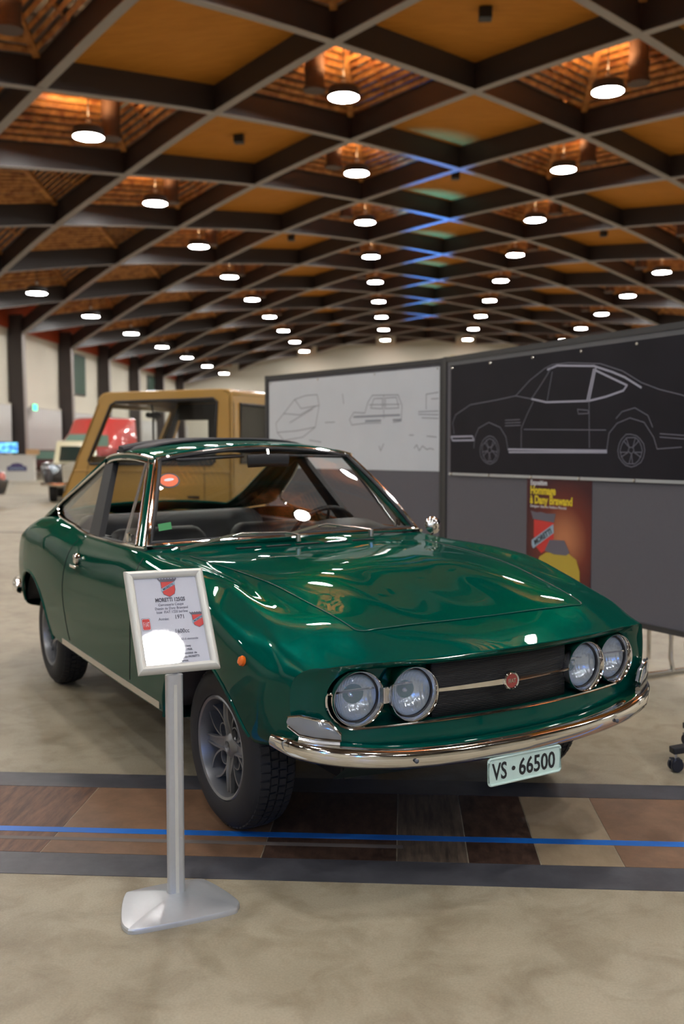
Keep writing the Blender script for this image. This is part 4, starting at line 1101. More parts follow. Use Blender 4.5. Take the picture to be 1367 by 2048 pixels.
# stickers on the windscreen
def on_ws(f, v, off=.004): 
    p = ws(f, v); n_ = (ws(f + .01, v) - ws(f - .01, v)).cross(ws(f, v + .01) - ws(f, v - .01)).normalized()
    if n_.x < 0: n_ = -n_
    t_ = (ws(f + .01, v) - ws(f - .01, v)).normalized(); u_ = n_.cross(t_)
    if u_.z < 0: u_ = -u_
    return p + n_ * off, t_, u_
p, t_, u_ = on_ws(-.885, .69)
def flat_disc(name, p, t_, u_, rx, rz, mat, parent, off=0, n_=24):
    nn = t_.cross(u_).normalized()
    if nn.x < 0: nn = -nn
    vs = [p + nn * off + t_ * rx * math.cos(2 * PI * k / n_) + u_ * rz * math.sin(2 * PI * k / n_) for k in range(n_)]
    return mesh_obj(name, vs + [v - nn * .0006 for v in vs], [tuple(range(n_)), tuple(range(n_, 2 * n_))[::-1]] + [(i, (i + 1) % n_, n_ + (i + 1) % n_, n_ + i) for i in range(n_)], mat, parent)
STK = {'o': pm('orange_sticker', (.80, .13, .03), .5), 'g': pm('green_sticker', (.02, .22, .06), .5)}
s0 = flat_disc('round_sticker', p, t_, u_, .047, .050, M['ink'], car); tag(s0, 'round orange sticker with a black rim')
flat_disc('sticker_face', p, t_, u_, .040, .041, STK['o'], s0, .0008)
flat_disc('sticker_mark', p + u_ * .004, t_, u_, .022, .009, M['white'], s0, .0014)
p, t_, u_ = on_ws(-.90, .18)
mesh_obj('green_sticker', [p + t_ * a_ + u_ * b_ for a_, b_ in ((-.028, -.020), (.028, -.014), (.028, .024), (-.028, .018))], [(0, 1, 2, 3)], STK['g'], car)
# wipers
def P3(f, dx, z): return Vector((ws_bot(f).x + dx, .672 * f, z))
for nm, A_, B_, C_ in (('w', P3(-.05, .055, .955), P3(-.50, .060, .965), P3(-.86, .12, .925)), ('w', P3(.52, .055, .953), P3(.10, .050, .985), P3(-.14, .050, .955))):
    mb = MB(); mb.tube([A_ - Vector((0, 0, .03)), A_], .012, 8); mb.tube([A_, A_ + Vector((0, -.06, .012)), B_ + Vector((0, .04, .008)), B_], .0048, 6); w_ = mb.build('wiper_arm', M['satin'], car, smooth=True)
    mb = MB(); mb.sweep([B_ + (A_ - B_) * .35 + Vector((-.006, 0, .006)), B_ + Vector((0, 0, .004)), C_], [(-.003, -.006), (.003, -.006), (.003, .005), (-.003, .005)]); mb.build('wiper_blade', M['satin'], w_)
# round door mirror on the far side
mb = MB(); mb.tube([(-.78, .725, .895), (-.79, .745, .91), (-.80, .755, .925)], .007, 8); ms = mb.build('mirror_stem', M['chrome'], car, smooth=True)
mb = MB(); mb.lathe([(0, .022), (.02, .02), (.036, .012), (.043, 0), (.043, -.008), (.038, -.008), (.038, -.004), (0, -.004)], 24, Matrix.Translation((-.80, .758, .948)) @ Matrix.Rotation(PI / 2 - .2, 4, 'Y')); mb.build('mirror_head', M['chrome'], ms, smooth=True)
# ---- wheels
def make_wheel(right=True):
    "axis along local y, outer face at -y"
    root = MB(); R = .285
    T = Matrix.Rotation(PI / 2, 4, 'X')     # lathe z -> -y
    prof = [(.178, .070), (.186, .082), (.205, .088), (.235, .087), (.258, .078), (.270, .066), (.276, .058), (R - .008, .050), (R - .008, -.050), (.278, -.056), (.262, -.075), (.225, -.085), (.180, -.070), (.172, 0)]
    root.lathe(prof, 72, T, closed=True)
    tyre = root.build('tyre', M['rubber'], None, smooth=True, angle=38)
    mb = MB(); nb = 60
    for k in range(nb):
        for (z0, z1, sh) in ((-.062, -.033, .4), (-.027, -.003, -.3), (.003, .027, .3), (.033, .062, -.4)):
            a = 2 * PI * (k + sh * .5) / nb; da = 2 * PI / nb * .37; r0, r1 = R - .012, R + .0005
            z0_, z1_ = z0, z1
            vs = []
            for r_ in (r0, r1):
                for (aa, zz) in ((a - da + .01 * sh, z0_), (a + da + .01 * sh, z0_), (a + da - .01 * sh, z1_), (a - da - .01 * sh, z1_)):
                    vs.append(T @ Vector(((r_ - (.007 if abs(zz) > .06 and r_ == r1 else 0)) * math.cos(aa), (r_ - (.007 if abs(zz) > .06 and r_ == r1 else 0)) * math.sin(aa), zz)))
            mb.add(vs, [(0,1,2,3),(4,5,6,7),(0,1,5,4),(1,2,6,5),(2,3,7,6),(3,0,4,7)])
    tb = mb.build('tread_blocks', M['rubber'], tyre)
    mb = MB(); mb.lathe([(.180, .071), (.183, .078), (.178, .082), (.170, .078), (.166, .066), (.163, .045), (.158, .005), (.150, -.06), (.176, -.072), (.182, -.07), (.176, -.06)], 64, T, closed=True)
    rim = mb.build('rim', M['alloy'], tyre, smooth=True, angle=30)
    # dished disc and spokes
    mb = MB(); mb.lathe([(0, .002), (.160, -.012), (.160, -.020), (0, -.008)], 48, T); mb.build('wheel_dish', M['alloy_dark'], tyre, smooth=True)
    mb = MB()
    for k in range(4):
        a = k * PI / 2 + .35
        for (r0, w0, h0, r1, w1, h1) in ((.030, .030, .040, .163, .016, .052),):
            pts = []
            for r_, w_, h_ in ((r0, w0, h0), ((r0 + r1) / 2, (w0 + w1) / 2 * .9, h0 + .012), (r1, w1, h1)):
                pts.append((r_, w_, h_))
            vs = []
            for r_, w_, h_ in pts:
                for sx, hz in ((-w_, h_ - .014), (-w_ * .92, h_), (-w_ * .62, h_), (-w_ * .5, h_ - .008), (w_ * .5, h_ - .008), (w_ * .62, h_), (w_ * .92, h_), (w_, h_ - .014)):
                    ca, sa = math.cos(a), math.sin(a)
                    vs.append(T @ Vector((r_ * ca - sx * sa, r_ * sa + sx * ca, hz)))
            fs = []
            for i in range(2):
                for q in range(8): fs.append((i * 8 + q, i * 8 + (q + 1) % 8, i * 8 + 8 + (q + 1) % 8, i * 8 + 8 + q))
            mb.add(vs, fs)
        # curved thin rib pair
        for s_ in (-1, 1):
            path = []
            for t in np.linspace(0, 1, 8):
                r_ = .050 + .114 * t; aa = a + PI / 4 + s_ * (.42 - .30 * t + .10 * math.sin(PI * t))
                path.append(T @ Vector((r_ * math.cos(aa), r_ * math.sin(aa), .036 + .014 * t)))
            mb.sweep(path, [(-.0035, -.03), (.0035, -.03), (.0035, .004), (-.0035, .004)], up=T @ Vector((0, 0, 1)))
        # round pocket around each bolt
        ca = a + PI / 4; cxx, cyy = .066 * math.cos(ca), .066 * math.sin(ca)
        mb.lathe([(.024, -.01), (.024, .042), (.028, .042), (.028, -.01)], 20, T @ Matrix.Translation((cxx, cyy, 0)), closed=True)
    mb.build('spokes', M['alloy'], tyre, smooth=True, angle=30)
    mb = MB(); mb.lathe([(0, .030), (.014, .030), (.016, .046), (.020, .052), (.036, .046), (.046, .034), (.048, 0), (0, 0)], 32, T); mb.build('hub', M['alloy'], tyre, smooth=True)
    mb = MB(); mb.lathe([(0, .0305), (.0135, .0305), (.0135, .031), (0, .031)], 20, T); mb.build('hub_bore', M['black'], tyre)
    return tyre, rim
ty, rm = make_wheel()
first = True
for x_, sg, stv, spin in ((0, -1, .05, .3), (-2.505, -1, 0, 1.2), (0, 1, .05, 0), (-2.505, 1, 0, .6)):
    t_ = ty if first else ty.copy()
    if not first:
        COL.objects.link(t_)
        for ch in list(ty.children):
            c = ch.copy(); COL.objects.link(c); c.parent = t_
    first = False
    t_.parent = car; t_.location = (x_, sg * .622, .2875 - sg * .622 * CAR_ROLL)
    t_.rotation_mode = 'XYZ'
    t_.matrix_local = Matrix.Translation(t_.location) @ Matrix.Rotation(stv + (PI if sg > 0 else 0), 4, 'Z') @ Matrix.Rotation(spin, 4, 'Y')

# ------------------------------------------------------------------ sign stand in front of the car
stand = empty('sign_stand', (-.478, 2.815, 0), .436, 'silver floor stand holding a tilted framed information sheet about the green car', 'sign')
ST = Matrix.Translation(stand.location) @ Matrix.Rotation(.436, 4, 'Z')
STI = ST.inverted()
def base_pt(a, k, z):
    # rounded trapezoid foot
    pts = []
    return pts
foot = [(-.150, -.105), (-.105, -.118), (.10, -.118), (.142, -.095), (.150, -.05), (.120, .075), (.080, .118), (-.080, .118), (-.118, .090), (-.155, -.05)]
foot_s = curve3([(p[0] * 1.10 - .004, p[1] * 1.06, 0) for p in foot + foot[:1]], 60)[:-1]
rows = []
for k, z in ((1.0, 0.0), (1.0, .010), (.985, .0145), (.93, .018), (.7, .026), (.45, .033), (.2, .038), (.02, .040)):
    rows.append([Vector((p.x * k, p.y * k + .005 * (1 - k), z)) for p in foot_s] )
rows = [r + [r[0]] for r in rows]
grid_obj('foot_plate', rows, M['alu'], stand, angle=28)
mb = MB(); mb.prism(rrect(.050, .030, .012, 4), lambda p, t: (p[0], p[1] + .01, t), .030, .677)
mb.build('pole', M['alu'], stand, smooth=True, angle=20)
mb = MB(); mb.box((-.005, -.0055, .03), (.005, -.0045, .65)); mb.build('pole_groove', M['frame_alu'], stand)
SC = Vector((-.501, 2.903, .8225)); SY, STILT = .430, .580
FR_ = Matrix.Translation(SC) @ Matrix.Rotation(SY, 4, 'Z') @ Matrix.Rotation(-STILT, 4, 'X')
FL = STI @ FR_           # local: x right, z up along the sheet, -y towards the reader
FW, FH, FB = .240, .327, .026
mb = MB()
cx_ = [(-FW / 2, -FH / 2), (FW / 2, -FH / 2), (FW / 2, FH / 2), (-FW / 2, FH / 2)]
ix_ = [(-FW / 2 + FB, -FH / 2 + FB), (FW / 2 - FB, -FH / 2 + FB), (FW / 2 - FB, FH / 2 - FB), (-FW / 2 + FB, FH / 2 - FB)]
prof = [(0, .006), (0, -.002), (.2, -.009), (.5, -.012), (.8, -.009), (1, -.002), (1, .004)]
for q in range(4):
    r_ = (q + 1) % 4; A0 = Vector((*cx_[q],)); A1 = Vector((*cx_[r_],)); B0 = Vector((*ix_[q],)); B1_ = Vector((*ix_[r_],))
    vs = []
    for t, y in prof:
        a, b = A0.lerp(B0, t), A1.lerp(B1_, t); vs += [FL @ Vector((a.x, y, a.y)), FL @ Vector((b.x, y, b.y))]
    mb.add(vs, [(2 * i, 2 * i + 1, 2 * i + 3, 2 * i + 2) for i in range(len(prof) - 1)])
fr = mb.build('sign_frame', M['frame_alu'], stand, smooth=True, angle=40)
mb = MB(); mb.box((-FW / 2 + .004, .002, -FH / 2 + .004), (FW / 2 - .004, .008, FH / 2 - .004)); mb.v = [tuple(FL @ Vector(p)) for p in mb.v]; mb.build('sign_back', M['alu'], stand)
mb = MB(); mb.tube([FL @ Vector((0, .012, -.06)), FL @ Vector((0, .025, -.11)), Vector((0, .01, .645))], .010, 8); mb.build('bracket', M['alu'], stand, smooth=True)
sheet = mesh_obj('paper_sheet', [FL @ Vector((x, .0012, z)) for x, z in ((-.098, -.142), (.098, -.142), (.098, .142), (-.098, .142))], [(0, 1, 2, 3)], pm('white_paper', (.60, .61, .655), .6), stand)
SHEETL = FL @ Matrix.Translation((0, .0006, 0))
def T_(x, z): return SHEETL @ Matrix.Translation((x, -.0003, z))
gt = pm('grey_ink', (.10, .10, .12), .6); gl = pm('faint_ink', (.24, .24, .28), .6)
text_obj('sheet_lettering', 'MORETTI 125GS', .0175, gt, T_(.006, .0595), sheet, bold=.0004, sx=.72)
text_obj('sheet_lettering', 'Carrosserie Coup\u00e9', .0115, gl, T_(.006, .046), sheet, sx=.85)
text_obj('sheet_lettering', 'Dessin de Dany Brawand', .0115, gl, T_(.006, .034), sheet, sx=.85)
text_obj('sheet_lettering', 'base  FIAT 125S berline', .0115, gl, T_(.006, .022), sheet, sx=.85)
text_obj('sheet_lettering', 'Ann\u00e9e:', .0125, gl, T_(-.022, .000), sheet, sx=.9)
text_obj('sheet_lettering', '1971', .0185, gt, T_(.026, .002), sheet, sx=.85)
text_obj('sheet_lettering', 'Cylindr\u00e9e:', .0125, gl, T_(-.026, -.042), sheet, sx=.9)
text_obj('sheet_lettering', '1600cc', .0180, gt, T_(.026, -.043), sheet, sx=.85)
for k, l in enumerate(["lors des portes ouvertes DINO il demande", "une confiance \u00e0 Dany Brawand,", "issu du design chez MORETTI. Dany", "avait dessin\u00e9 la 850 Sportiva en 1968,", "avant la sortie de la DINO, la soci\u00e9t\u00e9 de", "Turin derni\u00e8re a suscit\u00e9 la sortie des MORETTI", "124 et 125 des ann\u00e9es suivantes."]):
    text_obj('sheet_lettering', l, .0092, gt if k > 1 else gl, T_(-.088, -.066 - k * .0112), sheet, align='LEFT', sx=.98 if len(l) < 42 else .86)
def shield(M4, w, parent, off=.0004, letter=True):
    "red shield with grey crown and diagonal name band; w = width"
    def V3(p, o=0): return M4 @ Vector((p[0] * w, -o, p[1] * w))
    outl = [(-.45, .45), (.45, .45), (.45, -.15), (.36, -.45), (.0, -.66), (-.36, -.45), (-.45, -.15)]
    big = [(p[0] * 1.07, p[1] * 1.06) for p in outl]
    b = mesh_obj('shield_outline', [V3(p, off) for p in big], [tuple(range(7))], M['crown'], parent)
    mesh_obj('shield_red', [V3(p, off * 2) for p in outl], [tuple(range(7))], M['red'], parent)
    band = [(-.50, -.30), (.50, .22), (.50, .46), (-.50, -.06)]
    mesh_obj('shield_band', [V3(p, off * 3) for p in band], [(0, 1, 2, 3)], M['bluegrey'], parent)
    mb = MB()
    cr = [(-.50, .45)]
    for k in range(7):
        x = -.60 + 1.2 * k / 6; cr += [(x - .06, .66), (x, .74), (x + .06, .66)]
    cr += [(.50, .45)]
    mesh_obj('shield_crown', [V3(p, off * 3) for p in cr], [tuple(range(len(cr)))], M['crown'], parent)
    if letter:
        ang = math.atan2(.52, 1.0)
        text_obj('shield_lettering', 'MORETTI', w * .215, M['ink'], M4 @ Matrix.Translation((0.01 * w, -off * 4, .045 * w)) @ Matrix.Rotation(-ang, 4, 'Y') @ Matrix.Translation((0, 0, -.05 * w)), parent, bold=w * .004, sx=.95, ext=.0001)
shield(T_(.006, .104), .044, sheet, .00025); shield(T_(.080, -.005), .036, sheet, .00025)
def badge_red(M4, w, h, parent):
    for sc_, mt, o in ((1.18, gl, .0002), (1.08, M['white'], .0004), (1.0, M['red'], .0006)):
        P = rrect(w * sc_, h * sc_, w * .18); mesh_obj('red_badge', [M4 @ Vector((p[0], -o, p[1])) for p in P], [tuple(range(len(P)))], mt, parent)
    for k, ch in enumerate('FIAT'):
        text_obj('badge_letter', ch, h * .62, M['white'], M4 @ Matrix.Translation(((k - 1.5) * w * .21, -.0008, -h * .22)), parent, sx=.36, ext=.0001)
badge_red(T_(-.076, -.010), .022, .034, sheet)
mb = MB(); mb.add([FL @ Vector((x, -.0015, z)) for x, z in ((-.097, -.141), (.097, -.141), (.097, .141), (-.097, .141))], [(0, 1, 2, 3)])
mb.build('cover_sheet', glass_mat('clear_cover', (.97, .97, .98), .8, .02), stand)

# ------------------------------------------------------------------ display boards behind the car
def board(name, P0, P1, L, label, zb=.245, zt=2.055, th=.05):
    d = Vector((P1[0] - P0[0], P1[1] - P0[1], 0)).normalized(); ang = math.atan2(d.y, d.x)
    e = empty(name, (P0[0], P0[1], 0), ang, label, 'display board', 'grey display boards behind the car')
    return e, L
B2A = math.atan2(5.75 - 7.96, 1.97 - .826)
# board local frame: x along, z up; camera side is +y for board 1 (runs away to the left) and -y for board 2
def panel(e, L, sgn, x0=0, upper=True):
    MB().box((x0, -.012, .27), (x0 + L, .012, 2.03)).build('felt_panel', M['board'], e)
    MB().box((x0 - .03, -.022, 2.02), (x0 + L + .03, .022, 2.058)).build('top_rail', M['boardframe'], e); MB().box((x0 - .03, -.022, .242), (x0 + L + .03, .022, .275)).build('bottom_rail', M['boardframe'], e)
    for x in (x0 - .025, x0 + L + .025): MB().box((x - .022, -.024, .24), (x + .022, .024, 2.06)).build('frame_post', M['boardframe'], e)
b1 = empty('display_board', (.80, 8.05, 0), math.atan2(1.90, -1.55), 'grey display board carrying the white sketch sheet, left of the dark post', 'display board', 'display boards behind the car')
panel(b1, 2.40, 1)
b2 = empty('display_board', (.826, 7.96, 0), B2A, 'grey display board carrying the black banner, at the right edge of the picture', 'display board', 'display boards behind the car')
panel(b2, 3.30, -1, .04)
MB().box((.05, -.0165, 1.985), (3.32, -.0125, 2.022)).build('velcro_band', M['boardtop'], b2)
def legs(e, xs, sgn):
    for x in xs:
        mb = MB(); mb.tube([(x, 0, .26), (x, 0, .10), (x + .01, sgn * -.01, .02)], .014, 8); mb.tube([(x, -.26, .018), (x, .26, .018)], .016, 8); mb.build('board_leg', M['satin'], e, smooth=True)
legs(b1, (.1, 2.3), 1); legs(b2, (.12, 2.42), -1)
mb = MB(); mb.tube([(2.07, .17, .26), (2.07, .17, .012)], .013, 8); mb.tube([(2.07, .17, .26), (2.07, .0, .26)], .010, 8); mb.build('brace_leg', M['satin'], b2, smooth=True)
def flat_line(mb, pts, w, y):
    for a, b in zip(pts[:-1], pts[1:]):
        a = Vector(a); b = Vector(b); d = b - a
        if d.length < 1e-5: continue
        d.normalize(); n_ = Vector((-d.y, d.x)) * w / 2; e_ = d * w * .3
        q = [a - n_ - e_, b - n_ + e_, b + n_ + e_, a + n_ - e_]
        mb.add([(p.x, y, p.y) for p in q], [(0, 1, 2, 3)])
banner = empty('black_banner', b2.location, B2A, 'wide black banner printed with a pale outline drawing of a coupe', 'banner')
mb = MB(); mb.box((.10, -.020, 1.148), (3.28, -.0175, 1.985)); mb.build('banner_cloth', M['banner'], banner)
mb = MB(); mb.box((.08, -.024, 1.128), (3.30, -.0175, 1.148)); mb.build('hanging_rail', M['alu'], banner)
mb = MB(); mb2 = MB()
for i, pl in enumerate(CARDRAW):
    heavy = i in (1, 5, 10, 12, 13, 7, 8)
    flat_line(mb if heavy else mb2, pl, .013 if heavy else .0065, -.0206)
mb.build('line_drawing', M['chalk'], banner); mb2.build('faint_drawing', pm('faint_line_print', (.12, .12, .155), .5), banner)
for x in (.12, .62, 1.12, 1.62, 2.12, 2.62, 3.12):
    for z in (1.965, 1.138):
        mb = MB(); mb.lathe([(0, 0), (.011, 0), (.009, .005), (0, .006)], 10, Matrix.Translation((x, -.021 if z > 1.5 else -.024, z)) @ Matrix.Rotation(PI / 2, 4, 'X')); mb.build('pin', M['satin'], banner)
sk = empty('sketch_sheet', b1.location, b1.rotation_euler.z, 'large white sheet with faint pencil sketches of cars', 'poster')
mb = MB(); mb.box((.0, .0135, 1.153), (2.385, .0155, 1.995)); mb.build('sheet', M['sketchpaper'], sk)
for a_, b_ in ((0, 10), (10, 15), (15, 21), (21, len(SKETCH))):
    mb = MB()
    for i in range(a_, b_): flat_line(mb, SKETCH[i], .018 if i in (7, 8, 9) else .008, .0162)
    mb.build('pencil_sketch', M['pencil'], sk)
for x in (.03, .8, 1.6, 2.36):
    mb = MB(); mb.lathe([(0, 0), (.009, 0), (.007, .005), (0, .006)], 8, Matrix.Translation((x, .0155, 1.98)) @ Matrix.Rotation(-PI / 2, 4, 'X')); mb.build('pin', M['satin'], sk)
# red exhibition poster: local frame origin at its lower left corner
PX0, PW, PZ0, PZ1 = 1.065, .668, .22, 1.147
po = empty('exhibition_poster', b2.matrix_basis @ Vector((PX0, -.0135, PZ0)), B2A, 'dark red exhibition poster with yellow title, red shield and yellow car', 'poster')
mb = MB(); mb.box((0, -.002, 0), (PW, 0, PZ1 - PZ0)); pp = mb.build('poster_sheet', M['poster'], po)
PM = lambda x, z, o=.0025: Matrix.Translation((x, -o, z))
Hh = PZ1 - PZ0
text_obj('poster_lettering', 'Exposition', .050, M['white'], PM(.040, Hh - .064), po, 'LEFT', bold=.0012, sx=.85)
text_obj('poster_lettering', 'Hommage', .078, M['yellowprint'], PM(.038, Hh - .126), po, 'LEFT', bold=.003, sx=.84)
text_obj('poster_lettering', '\u00e0 Dany Brawand', .078, M['yellowprint'], PM(.038, Hh - .192), po, 'LEFT', bold=.003, sx=.86)
text_obj('poster_lettering', "Designer chez les Ateliers Moretti", .027, M['white'], PM(.040, Hh - .220), po, 'LEFT', sx=1.02)
def PP(pts, mt, o, nm):
    return mesh_obj(nm, [(p[0], -o, Hh - p[1]) for p in pts], [tuple(range(len(pts)))], mt, po)
PP([(.083, .305), (.295, .315), (.297, .42), (.26, .485), (.165, .535), (.105, .49), (.083, .42)], M['red'], .003, 'shield_red')
PP([(.060, .452), (.292, .325), (.297, .385), (.080, .508), (.062, .488)], M['bluegrey'], .0035, 'shield_band')
PP([(.047, .245), (.11, .255), (.16, .249), (.22, .257), (.316, .253), (.297, .315), (.180, .308), (.072, .302)], M['crown'], .0035, 'shield_crown')
text_obj('shield_lettering', 'MORETTI', .052, M['ink'], PM(.180, Hh - .418, .004) @ Matrix.Rotation(-math.atan2(.127, .232), 4, 'Y') @ Matrix.Translation((0, 0, -.019)), po, bold=.002, sx=.95)
PP([(.10, .90), (.11, .64), (.15, .56), (.22, .525), (.45, .512), (.53, .545), (.565, .62), (.58, .90)], M['ochreprint'], .0045, 'printed_car')
PP([(.205, .512), (.255, .435), (.41, .428), (.465, .505), (.43, .527), (.30, .530)], M['crown'], .005, 'printed_car_window')
for x, z in ((.012, Hh - .008), (PW - .012, Hh - .008)):
    mb = MB(); mb.lathe([(0, 0), (.011, 0), (.009, .005), (0, .006)], 10, Matrix.Translation((x, -.002, z)) @ Matrix.Rotation(PI / 2, 4, 'X')); mb.build('pin', M['satin'], po)

# ------------------------------------------------------------------ ochre boxy vehicle behind
UX = Vector((-.916, .40, 0)).normalized(); och_ang = math.atan2(-UX.y, -UX.x)     # local +x runs from rear-left to the corner
och = empty('ochre_offroad_car', (-1.207, 11.0, 0), 0, 'boxy ochre yellow off-road car parked behind the green coupe', 'car')
VX = Vector((-UX.y * -1, 0, 0))
VX = Vector((.40, .916, 0)).normalized()
def O(u, v, z): return UX * u + VX * v + Vector((0, 0, z))
OW = 1.66
SIDE_P = [(0.0, .42), (0.0, 1.86), (.05, 1.955), (.14, 1.99), (1.66, 1.985), (1.755, 1.95), (1.80, 1.88), (2.33, .80), (2.40, .42)]
WIN_P = [(.19, 1.865), (.24, 1.90), (1.55, 1.885), (1.615, 1.85), (1.95, 1.20), (1.92, 1.165), (.27, 1.165), (.23, 1.20)]
def holed(outer, hole, fn, t0, t1, name, mat, parent):
    "plate with a hole: triangulated between contours"
    bm = bmesh.new()
    layers = []
    def res(P, n):
        P3_ = [Vector((p[0], p[1], 0)) for p in P] + [Vector((P[0][0], P[0][1], 0))]
        return resample(P3_, n + 1)[:-1]
    c = Vector((sum(p[0] for p in hole) / len(hole), sum(p[1] for p in hole) / len(hole), 0))
    n = 96
    hi = res(hole, n)
    def rayhit(P, a):
        d = Vector((math.cos(a), math.sin(a), 0)); best = None
        for i in range(len(P)):
            p = Vector((*P[i], 0)) - c; q = Vector((*P[(i + 1) % len(P)], 0)) - c; e = q - p
            den = d.x * e.y - d.y * e.x
            if abs(den) < 1e-9: continue
            t = (p.x * e.y - p.y * e.x) / den; s = (p.x * d.y - p.y * d.x) / den
            if t > 0 and -1e-6 <= s <= 1 + 1e-6 and (best is None or t > best): best = t
        return c + d * best
    angs = sorted([math.atan2(p[1] - c.y, p[0] - c.x) for p in outer] + [math.atan2(p[1] - c.y, p[0] - c.x) for p in hole] + [-PI + 2 * PI * (k + .5) / n for k in range(n)])
    inn = [rayhit(hole, a) for a in angs]; out = [rayhit(outer, a) for a in angs]
    vs = []; m = len(angs)
    for t in (t0, t1):
        vs += [fn(p.x, t, p.y) for p in inn] + [fn(p.x, t, p.y) for p in out]
    fs = []
    for i in range(m):
        j = (i + 1) % m
        fs += [(i, j, m + j, m + i), (2*m + i, 3*m + i, 3*m + j, 2*m + j), (i, 2*m + i, 2*m + j, j), (m + i, m + j, 3*m + j, 3*m + i)]
    return mesh_obj(name, vs, fs, mat, parent)
holed(SIDE_P, WIN_P, O, 0, .05, 'side_body', M['ochre'], och)
FARW = [(1.26, 1.43), (1.84, 1.43), (1.74, 1.72), (1.26, 1.72)]
holed(SIDE_P, FARW, O, OW - .05, OW, 'side_body', M['ochre'], och)
holed([(.04, .5), (.04, 1.93), (1.70, 1.93), (2.24, .85), (2.24, .5)], FARW, O, OW - .09, OW - .055, 'inner_trim', M['interior'], och)
# end panel (right face) with window, roof, sloped end
holed([(0.0, .42), (OW, .42), (OW, 1.97), (0, 1.97)], [(.17, 1.19), (OW - .17, 1.19), (OW - .17, 1.84), (.17, 1.84)], lambda a, t, z: O(t, a, z), 0.0, .04, 'end_body', M['ochre'], och)
mb = MB()
rp = [(.0, 1.93), (.03, 1.965), (.08, 1.985), (.14, 1.992), (1.66, 1.987), (1.72, 1.972), (1.76, 1.945), (1.80, 1.885)]
rows = [[O(u, v, z + .012 * math.sin(v / OW * PI)) for v in np.linspace(.0, OW, 9)] for u, z in rp]
grid_obj('roof', rows, M['ochre'], och, thick=.03)
mb = MB(); q0, q1 = (1.80, 1.88), (2.33, .80)
holed([(0, 0), (OW, 0), (OW, 1), (0, 1)], [(.12, .42), (OW - .12, .42), (OW - .12, .95), (.12, .95)], lambda a, t, s: O(q1[0] + (q0[0] - q1[0]) * s - t, a, q1[1] + (q0[1] - q1[1]) * s), 0, .04, 'windscreen_frame', M['ochre'], och)
MB().box((0, 0, .42), (OW, 0.03, .82)).build('tmp', M['ochre'], och)
bpy.data.objects.remove([o for o in och.children if o.name.startswith('tmp')][0])
mesh_obj('lower_end_body', [O(2.33, 0, .80), O(2.33, OW, .80), O(2.40, OW, .42), O(2.40, 0, .42)], [(0, 1, 2, 3)], M['ochre'], och)
# window rubber, glass, belt crease, door seam, handle
def op(pts, off=-.006): return [O(p[0], off, p[1]) for p in pts]
mb = MB(); mb.tube([O(p.x, -.004, p.y) for p in [Vector((q[0], q[1])) for q in WIN_P]], .016, 8, closed=True, up=tuple(VX)); mb.build('window_seal', M['black'], och, smooth=True)
mesh_obj('side_window', [O(p[0], .025, p[1]) for p in WIN_P], [tuple(range(len(WIN_P)))], M['glass'], och)
mb = MB(); mb.tube([O(-.004, a, z) for a, z in ((.17, 1.19), (OW - .17, 1.19), (OW - .17, 1.84), (.17, 1.84))], .02, 6, closed=True); mb.build('window_seal', M['black'], och)
mesh_obj('end_window', [O(.02, a, z) for a, z in ((.17, 1.19), (OW - .17, 1.19), (OW - .17, 1.84), (.17, 1.84))], [(0, 1, 2, 3)], M['glass'], och)
mb = MB(); mb.tube([O(0.02, -.004, 1.085), O(2.17, -.004, 1.085)], .010, 8); mb.build('belt_crease', M['ochre'], och, smooth=True)
mb = MB(); mb.tube([O(.36, -.001, 1.16), O(.36, -.001, .50)], .004, 6, up=tuple(VX)); mb.tube([O(1.95, -.001, 1.16), O(2.05, -.001, .75), O(1.9, -.001, .5)], .004, 6, up=tuple(VX)); mb.build('door_gap', M['ink'], och)
mb = MB(); mb.box((-.07, -.012, -.012), (.07, .012, .012)); mb.v = [tuple(O(.50, -.012, .80) + UX * p[0] + VX * p[1] + Vector((0, 0, p[2]))) for p in mb.v]; mb.build('door_handle', M['black'], och, bevel=.003)
mb = MB(); mb.tube([O(.0, -.010, 1.90), O(.0, -.010, .45)], .012, 8, up=tuple(VX)); mb.build('corner_moulding', M['ochre'], och, smooth=True)
# cabin: dark roof lining, seats, mirror, bulkhead
rows = [[O(u, v, 1.945) for v in (.06, OW - .06)] for u in (.06, 1.72)]
grid_obj('roof_lining', rows, M['interior'], och)
def obox(name, u0, u1, v0, v1, z0, z1, mat, bev=.02):
    mb = MB(); mb.box((u0, v0, z0), (u1, v1, z1)); mb.v = [tuple(O(*p)) for p in mb.v]; return mb.build(name, mat, och, bevel=bev)
obox('cabin_floor', .06, 2.25, .06, OW - .06, .46, .62, M['interior'])
for v0 in (.22, .92): obox('seat_back', .55, .70, v0, v0 + .52, .7, 1.36, M['seat'], .05)
obox('dashboard', 1.78, 2.0, .1, OW - .1, .9, 1.16, M['interior'])
mb = MB(); mb.tube([O(1.62, OW / 2, 1.90), O(1.60, OW / 2, 1.78)], .01, 6); mb.tube([O(1.60, OW / 2 - .12, 1.76), O(1.60, OW / 2 + .12, 1.76)], .035, 8); mb.tube([O(1.60, OW / 2, 1.76), O(1.60, OW / 2, 1.30)], .014, 6); mb.build('interior_mirror', M['black'], och, smooth=True)
obox('chassis', .2, 2.3, .15, OW - .15, .30, .46, M['black'])
